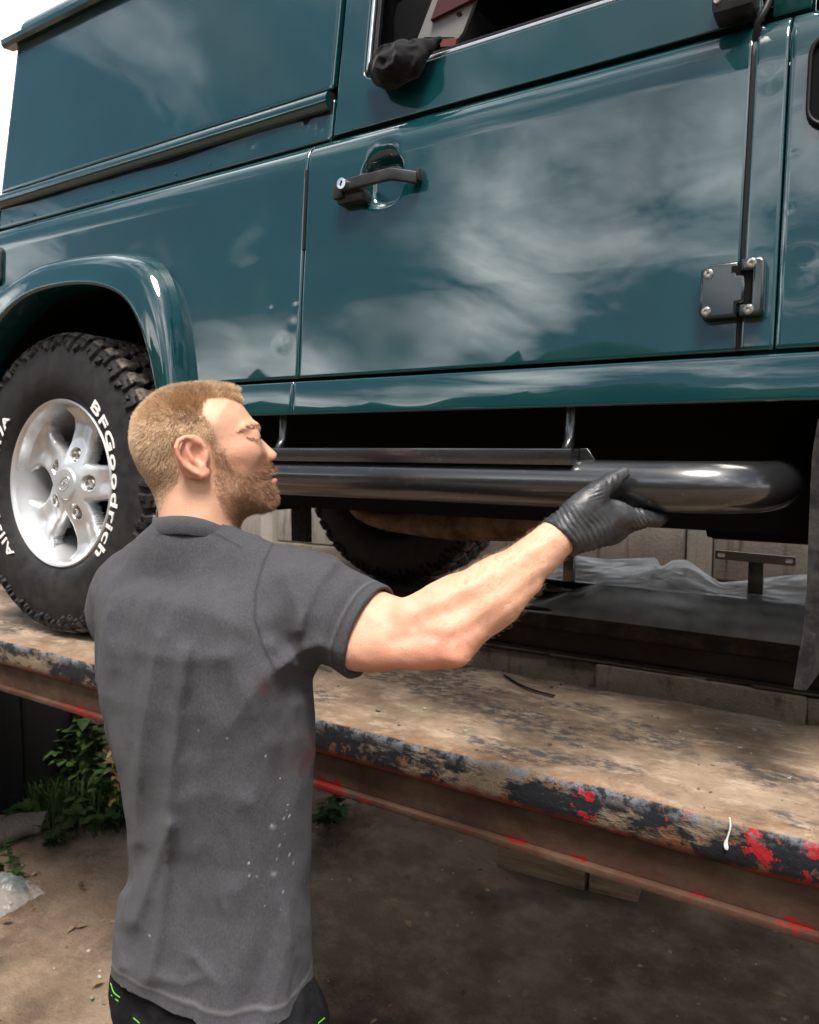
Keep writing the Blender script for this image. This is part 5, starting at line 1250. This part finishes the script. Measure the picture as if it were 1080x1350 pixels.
if mlash.sum() > 2:
    i, rt = pick(mlash, 240, .0008); flow = np.tile(np.array([.9, 0, -.5]), (len(i), 1)) @ HM; d = BN[i] * .6 + flow + rg.normal(0, .15, (len(i), 3)); d /= np.linalg.norm(d, axis=1)[:, None]
    strands('eyelashes', rt, d, rg.uniform(.002, .005, len(i)), (.10, .05, .035), (.2, .11, .07), .00022)
fa = (EL - SH); marm = (cap(BC, EL, WRI, .06) < 0) & (np.linalg.norm(BC - WRI, axis=1) > .02)
i, rt = pick(marm, 2600, .001); ax_ = (WRI - EL) / np.linalg.norm(WRI - EL); d = BN[i] * .35 + ax_ * .8 + rg.normal(0, .3, (len(i), 3)); d /= np.linalg.norm(d, axis=1)[:, None]
strands('arm_hair', rt, d, rg.uniform(.004, .010, len(i)), (.30, .17, .09), (.50, .33, .20), .00011)

# --- t-shirt
FOLDS = [  # pixel polylines on the back: (points, half width px, height m)
    ([(244, 860), (236, 930), (226, 1010), (222, 1090), (219, 1160), (208, 1240), (196, 1290)], 13, .011), ([(208, 840), (196, 910), (186, 980), (178, 1060), (180, 1110)], 14, .008),
    ([(222, 1090), (205, 1140), (188, 1190), (178, 1215)], 12, .009), ([(300, 870), (330, 930), (350, 980)], 22, .005), ([(262, 760), (250, 830), (244, 900)], 18, .005),
    ([(150, 760), (140, 820), (150, 880)], 12, .005), ([(370, 880), (345, 900), (300, 960)], 18, .005), ([(330, 1060), (350, 1120), (372, 1190), (390, 1260)], 20, .005),
    ([(240, 1010), (252, 1060), (255, 1120)], 18, .004), ([(262, 1290), (240, 1298), (210, 1290)], 8, .004), ([(255, 1262), (275, 1285), (290, 1300)], 8, .005), ([(160, 1180), (150, 1230), (160, 1275)], 12, .006),
    ([(395, 930), (398, 1010), (392, 1090)], 16, .004), ([(310, 1180), (300, 1240), (310, 1290)], 18, .004), ([(200, 790), (260, 800), (320, 830)], 20, .004), ([(180, 860), (240, 872), (300, 866)], 12, .0025),
    # sleeve
    ([(440, 742), (425, 760), (408, 790), (395, 830)], 12, .009), ([(468, 762), (440, 800), (420, 850)], 14, .006), ([(378, 760), (392, 800), (398, 850)], 14, .006), ([(448, 860), (420, 850), (392, 862), (370, 880)], 12, .008), ([(486, 790), (470, 830), (452, 868)], 10, .004), ([(360, 850), (385, 878), (415, 880)], 10, .006)]
HEM_Z = lambda s: HEM0 + .018 * np.cos(s / .19 * 1.5)
HEM0 = px(240, 1346, 1.02)[2] - .018
SLC = px(487, 838, 1.085); SAX = (px(520, 848, 1.075) - px(400, 796, 1.135)); SAX /= np.linalg.norm(SAX); SEND = px(489, 831, 1.085)
SHLS = SHL + (ELL - SHL) * .62
def shirt_field(P):
    t, s, f_ = trunk(P, .006); t = smax(t, P[:, 2] - (ZSH + .030), .06)
    t = smin(t, cap(P, NB0 - np.array([0, 0, .018]), SH, .058, .064), .045); t = smin(t, cap(P, NB0 - np.array([0, 0, .018]), SHL, .058, .058), .045)
    t = smin(t, cap(P, px(232, 724, 1.185), px(168, 775, 1.235), .046, .050), .04)
    sl = cap(P, SH, SLC + SAX * .05, .068, .073); sl = np.maximum(sl, (P - SEND) @ SAX)
    lax = (ELL - SHL) / np.linalg.norm(ELL - SHL); sll = np.maximum(cap(P, SHL, ELL, .060, .062), (P - SHLS) @ lax)
    f = smin(t, sl, .028); f = smin(f, sll, .03)
    u, v = proj(P); back = ((P - np.array([TC[:, 0].mean(), TC[:, 1].mean(), 0]))[:, :2] @ FT[:2]) < .09
    sel = np.abs(f) < .024; uu, vv = u[sel], v[sel]; dsp = np.zeros(len(uu))
    for pts, wd, h in FOLDS:
        dd_ = polyd(uu, vv, pts) / wd; dsp += h * np.exp(-dd_ ** 1.4 * 1.0) * 1.15
    Ps = P[sel]; low = np.clip((1.30 - Ps[:, 2]) / .4, 0, 1)
    dsp += (.0022 + .003 * low) * vnoise(Ps * np.array([17, 17, 4.5])) + .0024 * vnoise(Ps * np.array([30, 30, 14])) + .0010 * vnoise(Ps * np.array([75, 75, 40])) - .0040 * np.abs(vnoise(Ps * np.array([13, 13, 8]) + 7)) - .0032 * np.abs(vnoise(Ps * np.array([26, 26, 15]) + 3))
    f = f.copy(); f[sel] -= dsp * np.where(np.abs((Ps - SEND) @ SAX) < .03, np.clip(np.abs((Ps - SEND) @ SAX) / .03, .25, 1), 1)
    inner = cap(P, SH, SLC + SAX * .09, .058, .0655); f = np.maximum(f, -np.maximum(inner, -((P - SEND) @ SAX + .035)))
    # neck opening
    nk = cap(P, NB0 - np.array([0, 0, .05]), px(262, 655, 1.19), .060, .060); f = np.maximum(f, -np.maximum(nk, -(P[:, 2] - NB0[2] + .055)))
    f = np.maximum(f, HEM_Z(s) - P[:, 2])
    # ribbed collar
    ring = COLL; e = np.full(len(P), 9.0); near = np.linalg.norm(P - NB0, axis=1) < .14
    if near.any():
        Pn = P[near]; ee = np.full(len(Pn), 9.0)
        for k in range(len(ring)): ee = np.minimum(ee, cap(Pn, ring[k], ring[(k + 1) % len(ring)], .0085))
        e[near] = ee
    return f
NA = px(262, 655, 1.19) - NB0; NA /= np.linalg.norm(NA)
def coll():
    # collar loop: high at the nape, lower in front
    cen = px(259, 702, 1.185); s_ = RT - NA * (RT @ NA); s_ /= np.linalg.norm(s_); fr = HXv * .6 + HYv * .0 + FT * .5; out = []
    hx_ = HXv; hy_ = HYv
    for k in range(56):
        a = 2 * math.pi * k / 56; out.append(cen + hx_ * .0610 * math.cos(a) + hy_ * .063 * math.sin(a) + UPW * (.009 - .014 * math.cos(a) - .009 * math.cos(2 * a)))
    return out
COLL = coll()
def shirt_mat():
    m = new_mat('faded_grey_cotton', (.07, .07, .078), .92); k = NB(m); b = k.b
    n = k.noise(7, 6, .65); c = k.mix(k.rampv(n, .3, .72), (.040, .040, .046), (.057, .056, .062))
    c = k.mix(k.rampv(k.noise(420, 4, .8, stretch=(1, 1, .5)), .42, .72, 0, .5), c, (.105, .103, .110))
    c = k.mix(k.math('MULTIPLY', k.attr('worn'), .55), c, (.17, .165, .17)); c = k.mix(k.math('MULTIPLY', k.attr('seam'), .75), c, (.022, .022, .025))
    c = k.mix(k.math('MULTIPLY', k.attr('stain'), k.rampv(k.noise(40, 5, .7), .35, .6)), c, (.075, .026, .024))
    spk = k.math('MULTIPLY', k.rampv(k.voro(58), .085, .06), k.math('MULTIPLY', k.attr('splash'), k.rampv(k.noise(14, 2), .44, .5))); c = k.mix(spk, c, (.6, .6, .58)); c = k.mix(k.attr('speck'), c, (.5, .5, .49)); k.col(c)
    b.inputs['Sheen Weight'].default_value = .06; b.inputs['Sheen Roughness'].default_value = .5
    wv = k.math('ADD', k.wave(420, 'Z', dist=2.0), k.wave(420, 'X', dist=2.0)); k.bump(k.math('ADD', k.math('MULTIPLY', wv, .12), k.noise(260, 4, .7)), .7, .0016); return m
lo = np.array([min(TC[:, 0].min() - .25, SHL[0] - .1), TC[:, 1].min() - .2, HEM0 - .02]); hi = np.array([max(SLV[0] + .12, TC[:, 0].max() + .24), TC[:, 1].max() + .26, NB0[2] + .10])
shirt = field_mesh('t_shirt', shirt_field, lo, hi, .0030, shirt_mat(), man, 1)
SV = vco(shirt); su, sv = proj(SV); _, ss, sf = trunk(SV)
hemd = SV[:, 2] - HEM_Z(ss); worn = .9 * np.exp(-((hemd - .021) / .0030) ** 2) * (ss > -9) + .7 * np.exp(-((hemd - .001) / .003) ** 2)
sd = (SV - SEND) @ SAX; onsl = cap(SV, SH, SLC + SAX * .05, .09, .085) < .0; worn += onsl * (.55 * np.exp(-((sd + .020) / .0025) ** 2))
seam = np.exp(-(polyd(su, sv, [(362, 712), (348, 740), (337, 780), (336, 815), (346, 850), (362, 882)]) / 1.6) ** 2) * (sf < .08) + onsl * .9 * np.exp(-((sd + .0165) / .0022) ** 2) + np.exp(-((hemd - .0165) / .0025) ** 2) * .7
seam += np.exp(-(polyd(su, sv, [(206, 706), (232, 700), (262, 699), (290, 706), (318, 722)]) / 1.5) ** 2) * .9
set_attr(shirt, 'worn', np.clip(worn, 0, 1)); set_attr(shirt, 'seam', np.clip(seam, 0, 1))
def blob(u, v, r): return np.exp(-((su - u) ** 2 + (sv - v) ** 2) / (r * r))
set_attr(shirt, 'stain', np.clip(blob(348, 903, 10) + blob(409, 1000, 20) + blob(412, 975, 12) + .8 * blob(480, 850, 8) + .5 * blob(455, 832, 10), 0, 1))
set_attr(shirt, 'splash', np.clip(blob(378, 1065, 45) + blob(360, 1150, 35) + blob(385, 1120, 40) + .8 * blob(195, 1235, 20) + .6 * blob(360, 1040, 50) + blob(190, 1335, 12), 0, 1))

spk = np.zeros(len(SV)); rs_ = np.random.default_rng(21); cam_side = (SV - CC) @ CF
for (u, v, r, n_) in ((378, 1065, 3, 1), (380, 1075, 3, 1), (383, 1128, 3, 1), (405, 1040, 60, 6), (370, 1120, 70, 5), (195, 1235, 6, 2), (190, 1335, 10, 5), (360, 1160, 60, 3), (300, 1000, 110, 3)):
    for _ in range(n_):
        uu, vv = u + rs_.normal(0, r * .5), v + rs_.normal(0, r * .5); dd_ = np.hypot(su - uu, sv - vv) + 80 * (cam_side - 1.0).clip(0); k_ = np.argmin(dd_)
        if dd_[k_] < 8: spk[k_] = rs_.uniform(.25, .8)
for u, v in ((361, 1152), (360, 1090)): spk = np.maximum(spk, .28 * np.exp(-((su - u) ** 2 + ((sv - v) * 1.3) ** 2) / 14) * (cam_side < 1.15))
set_attr(shirt, 'speck', spk)
# ribbed collar band
def collar():
    L_ = np.array(COLL); cen = L_.mean(0); n = len(L_); V = []
    prof = [(-.0015, .010), (.0005, .0118), (.0030, .010), (.0062, -.004), (.0085, -.014), (.007, -.016), (.002, -.015), (-.001, .0)]
    for p in L_:
        o = p - cen; o[2] = 0; o /= np.linalg.norm(o)
        for a, c in prof: V.append(p + o * a + UPW * c)
    m = len(prof); F = [(i * m + j, ((i + 1) % n) * m + j, ((i + 1) % n) * m + (j + 1) % m, i * m + (j + 1) % m) for i in range(n) for j in range(m)]
    o = obj('collar', V, F, shirt.data.materials[0], man)
    for nm in ('worn', 'stain', 'splash', 'seam', 'speck'): set_attr(o, nm, np.zeros(len(V)) if nm != 'worn' else np.tile([.3, .5, .3, 0, 0, 0, 0, 0], n))
collar()
# --- gloves
GLOVE = new_mat('black_nitrile', (.020, .021, .023), .38); _k = NB(GLOVE)
_k.col(_k.mix(_k.rampv(_k.noise(24, 4), .35, .7), (.022, .023, .026), (.048, .049, .053))); _k.rough(_k.rampv(_k.noise(30, 5, .7), .3, .7, .32, .55)); _k.bump(_k.noise(140, 5, .7), .35, .0022)
TUBE_A, TUBE_B, TUBE_R = np.array([-1.40, 1.160, 1.5985]), np.array([-.25, 1.160, 1.5985]), .0385
def glove_r(P):
    W0 = px(747, 703, 1.094)
    f = cap(P, px(733, 711, 1.095), W0, .0320, .0325)
    K = [px(812, 678, 1.112), px(815, 690, 1.120), px(812, 700, 1.132), px(802, 706, 1.146)]
    for k_, r in zip(K, (.0165, .0165, .016, .015)): f = smin(f, cap(P, W0 + (k_ - K[1]) * .35, k_, .022, r), .016)
    f = smin(f, ell(P, px(780, 690, 1.105), (.030, .024, .026)), .02)
    T = [px(762, 672, 1.085), px(788, 648, 1.090), px(806, 635, 1.098), px(822, 624, 1.108)]
    f = smin(f, cap(P, T[0], T[1], .0205, .0155), .018); f = smin(f, cap(P, T[1], T[2], .0148, .0128), .006); f = smin(f, cap(P, T[2], T[3], .0128, .0098), .004)
    f = smin(f, cap(P, px(775, 668, 1.095), K[0], .018, .016), .016)                      # web to the index knuckle
    I = [px(808, 677, 1.108), px(842, 683, 1.116), px(866, 685, 1.135), px(872, 684, 1.16)]
    f = smin(f, cap(P, I[0], I[1], .0160, .0138), .008); f = smin(f, cap(P, I[1], I[2], .0136, .0118), .004); f = smin(f, cap(P, I[2], I[3], .011, .009), .004)
    for k_, r, du in ((K[1], .0145, 3), (K[2], .0138, -8), (K[3], .0125, -20)):
        a = np.array([k_[0] + .018, 1.168, 1.545]); b_ = np.array([k_[0] + .020, 1.206, 1.556]); c_ = np.array([k_[0] + .018, 1.215, 1.585])
        f = smin(f, cap(P, k_, a, r, r * .86), .006); f = smin(f, cap(P, a, b_, r * .85, r * .78), .003); f = smin(f, cap(P, b_, c_, r * .76, r * .62), .003)
    # stretched wrinkles across the back of the hand and knuckle creases
    sel = f < .02; Ps = P[sel]; u, v = proj(Ps); ax = (u - 735) * .80 + (v - 705) * -.60; cr = (u - 735) * .60 + (v - 705) * .80
    m = np.clip(1 - np.abs(ax - 30) / 52, 0, 1) * np.clip((v - 655) / 25, 0, 1)
    wv = np.sin(ax * .95 + .020 * cr + 2.4 * vnoise(Ps * 42)) * (.55 + .45 * vnoise(Ps * 36 + 5))
    d_ = m * (.0006 + .0007 * (vnoise(Ps * 28 + 2) > 0)) * np.sign(wv) * np.abs(wv) ** .7
    m2 = np.exp(-((u - 846) / 11) ** 2) * (v > 665); d_ += m2 * .0009 * np.sin((u * .75 - v * .5) * 1.35)
    m3 = np.exp(-(np.hypot(u - 808, v - 634) / 10) ** 2); d_ += m3 * .0009 * np.sin((u * .8 - v * .1) * .9)
    m4 = np.exp(-(np.hypot(u - 788, v - 652) / 9) ** 2); d_ += m4 * .0008 * np.sin((u * .3 + v * .9) * 1.3)
    f = f.copy(); f[sel] -= d_ + .0006 * vnoise(Ps * 120)
    f = smax(f, -(cap(P, TUBE_A, TUBE_B, TUBE_R + .0005)), .003)
    axw = (WRI - EL) / np.linalg.norm(WRI - EL); cut = px(737, 710, 1.092); ax2 = axw - CR * 0.10; ax2 /= np.linalg.norm(ax2)
    return np.maximum(f, -((P - cut) @ ax2) - .004 * 0)
gl = field_mesh('glove', glove_r, px(790, 670, 1.1) - .12, px(790, 670, 1.1) + .125, .0014, GLOVE, man, 1)
# rolled cuff
def ringpts(c, n_, r, k=26, wob=.0):
    n_ = n_ / np.linalg.norm(n_); a = np.cross(n_, UPW); a /= np.linalg.norm(a); b_ = np.cross(n_, a); return [c + (a * math.cos(2 * math.pi * i / k) + b_ * math.sin(2 * math.pi * i / k)) * (r + wob * math.sin(i * 2.3)) for i in range(k)]
def glove_l(P):
    W0 = WRL; dirn = np.array([.35, .62, .28]); dirn /= np.linalg.norm(dirn)
    f = cap(P, W0 - dirn * .03, W0 + dirn * .01, .031, .032); ks = []
    for j, o in enumerate((-.030, -.010, .010, .029)):
        k_ = np.array([W0[0] + .03 + o, 1.135 + .004 * j, 1.548]); f = smin(f, cap(P, W0 + np.array([o * .4, 0, 0]), k_, .021, .016), .015)
        a = np.array([k_[0], 1.180, 1.553]); b_ = np.array([k_[0], 1.204, 1.575]); c_ = np.array([k_[0], 1.204, 1.602])
        f = smin(f, cap(P, k_, a, .0145, .0125), .006); f = smin(f, cap(P, a, b_, .0125, .0115), .003); f = smin(f, cap(P, b_, c_, .011, .009), .003)
    t0 = W0 + np.array([.025, .02, .012]); t1 = np.array([W0[0] + .055, 1.106, 1.585]); t2 = np.array([W0[0] + .085, 1.108, 1.612])
    f = smin(f, cap(P, t0, t1, .019, .014), .012); f = smin(f, cap(P, t1, t2, .0135, .0105), .005)
    return smax(f, -(cap(P, TUBE_A, TUBE_B, TUBE_R + .0005)), .003) + .0008 * vnoise(P * 90)
field_mesh('glove', glove_l, WRL - .11, WRL + .16, .0022, GLOVE, man, 1)

# --- trousers and boots
TRO = new_mat('black_work_trousers', (.008, .008, .009), .95, 0, Specular_IOR_Level=.1); _k = NB(TRO); _k.col(_k.mix(_k.rampv(_k.noise(30, 5, .7), .4, .7), (.006, .006, .007), (.016, .016, .018))); _k.bump(_k.noise(300, 4), .4, .0015)
LIME = new_mat('lime_stitching', (.14, .42, .04), .6); BOOT = new_mat('black_boot_leather', (.02, .018, .016), .5)
c0 = np.array([np.interp(.86, TC[zo, 2], TC[zo, k]) for k in (0, 1)])
HL, HR_ = np.r_[c0 - RT[:2] * .095, .82], np.r_[c0 + RT[:2] * .095, .82]
FL_, FR_ = np.r_[c0 - RT[:2] * .16 + FT[:2] * .02, .10], np.r_[c0 + RT[:2] * .15 - FT[:2] * .12, .10]
KL, KR_ = (HL + FL_) / 2 + np.r_[FT[:2] * .03, 0], (HR_ + FR_) / 2 + np.r_[FT[:2] * .03, 0]
def trouser_field(P):
    t, s, f_ = trunk(P, -.014); t = smax(smax(t, P[:, 2] - (HEM0 + .16), .01), .80 - P[:, 2], .04)
    for h_, k_, a_ in ((HL, KL, FL_), (HR_, KR_, FR_)):
        t = smin(t, cap(P, h_, k_, .086, .070), .03); t = smin(t, cap(P, k_, a_ - np.array([0, 0, .0]), .072, .066), .02)
    u, v = proj(P); t = t - .004 * vnoise(P * np.array([22, 22, 14])) - .002 * vnoise(P * 60)
    return np.maximum(t, .07 - P[:, 2])
field_mesh('trousers', trouser_field, (c0[0] - .30, c0[1] - .30, .05), (c0[0] + .30, c0[1] + .24, HEM0 + .18), .005, TRO, man, 1)
for a_ in (FL_, FR_):
    def boot_field(P, a_=a_):
        g = np.array([a_[0], a_[1], 0]); fw = np.r_[FT[:2], 0]
        f = cap(P, g + np.array([0, 0, .06]), g + np.array([0, 0, .15]), .048, .05); f = smin(f, ell(P, g + fw * .09 + np.array([0, 0, .045]), (.055, .12, .05)), .03); f = smin(f, cap(P, g - fw * .04 + np.array([0, 0, .03]), g + fw * .17 + np.array([0, 0, .03]), .042), .02)
        return np.maximum(f, -P[:, 2])
    field_mesh('boot', boot_field, (a_[0] - .14, a_[1] - .14, -.01), (a_[0] + .14, a_[1] + .28, .22), .006, BOOT, man, 1)
def stitch(pts, d, r=.0007):
    # pixel path is dropped on to the trouser surface by marching along the view
    out = []
    for u, v in pts:
        ds = np.linspace(d - .25, d + .3, 500); Pq = np.array([px(u, v, x) for x in ds]); ff = trouser_field(Pq); k = np.flatnonzero(ff < 0)
        if len(k): out.append(px(u, v, ds[k[0]] - .0012))
    if len(out) > 1: b = MB(); b.tube(smooth_path(out, 24), r, 6); b.build('stitching', LIME, man)
for pts in ([(143, 1300), (147, 1312), (156, 1320)], [(146, 1296), (150, 1308), (158, 1315)], [(436, 1318), (436, 1330), (428, 1342), (420, 1349)], [(440, 1322), (440, 1334), (433, 1347)], [(176, 1342), (184, 1349)]): stitch(pts, 1.05)
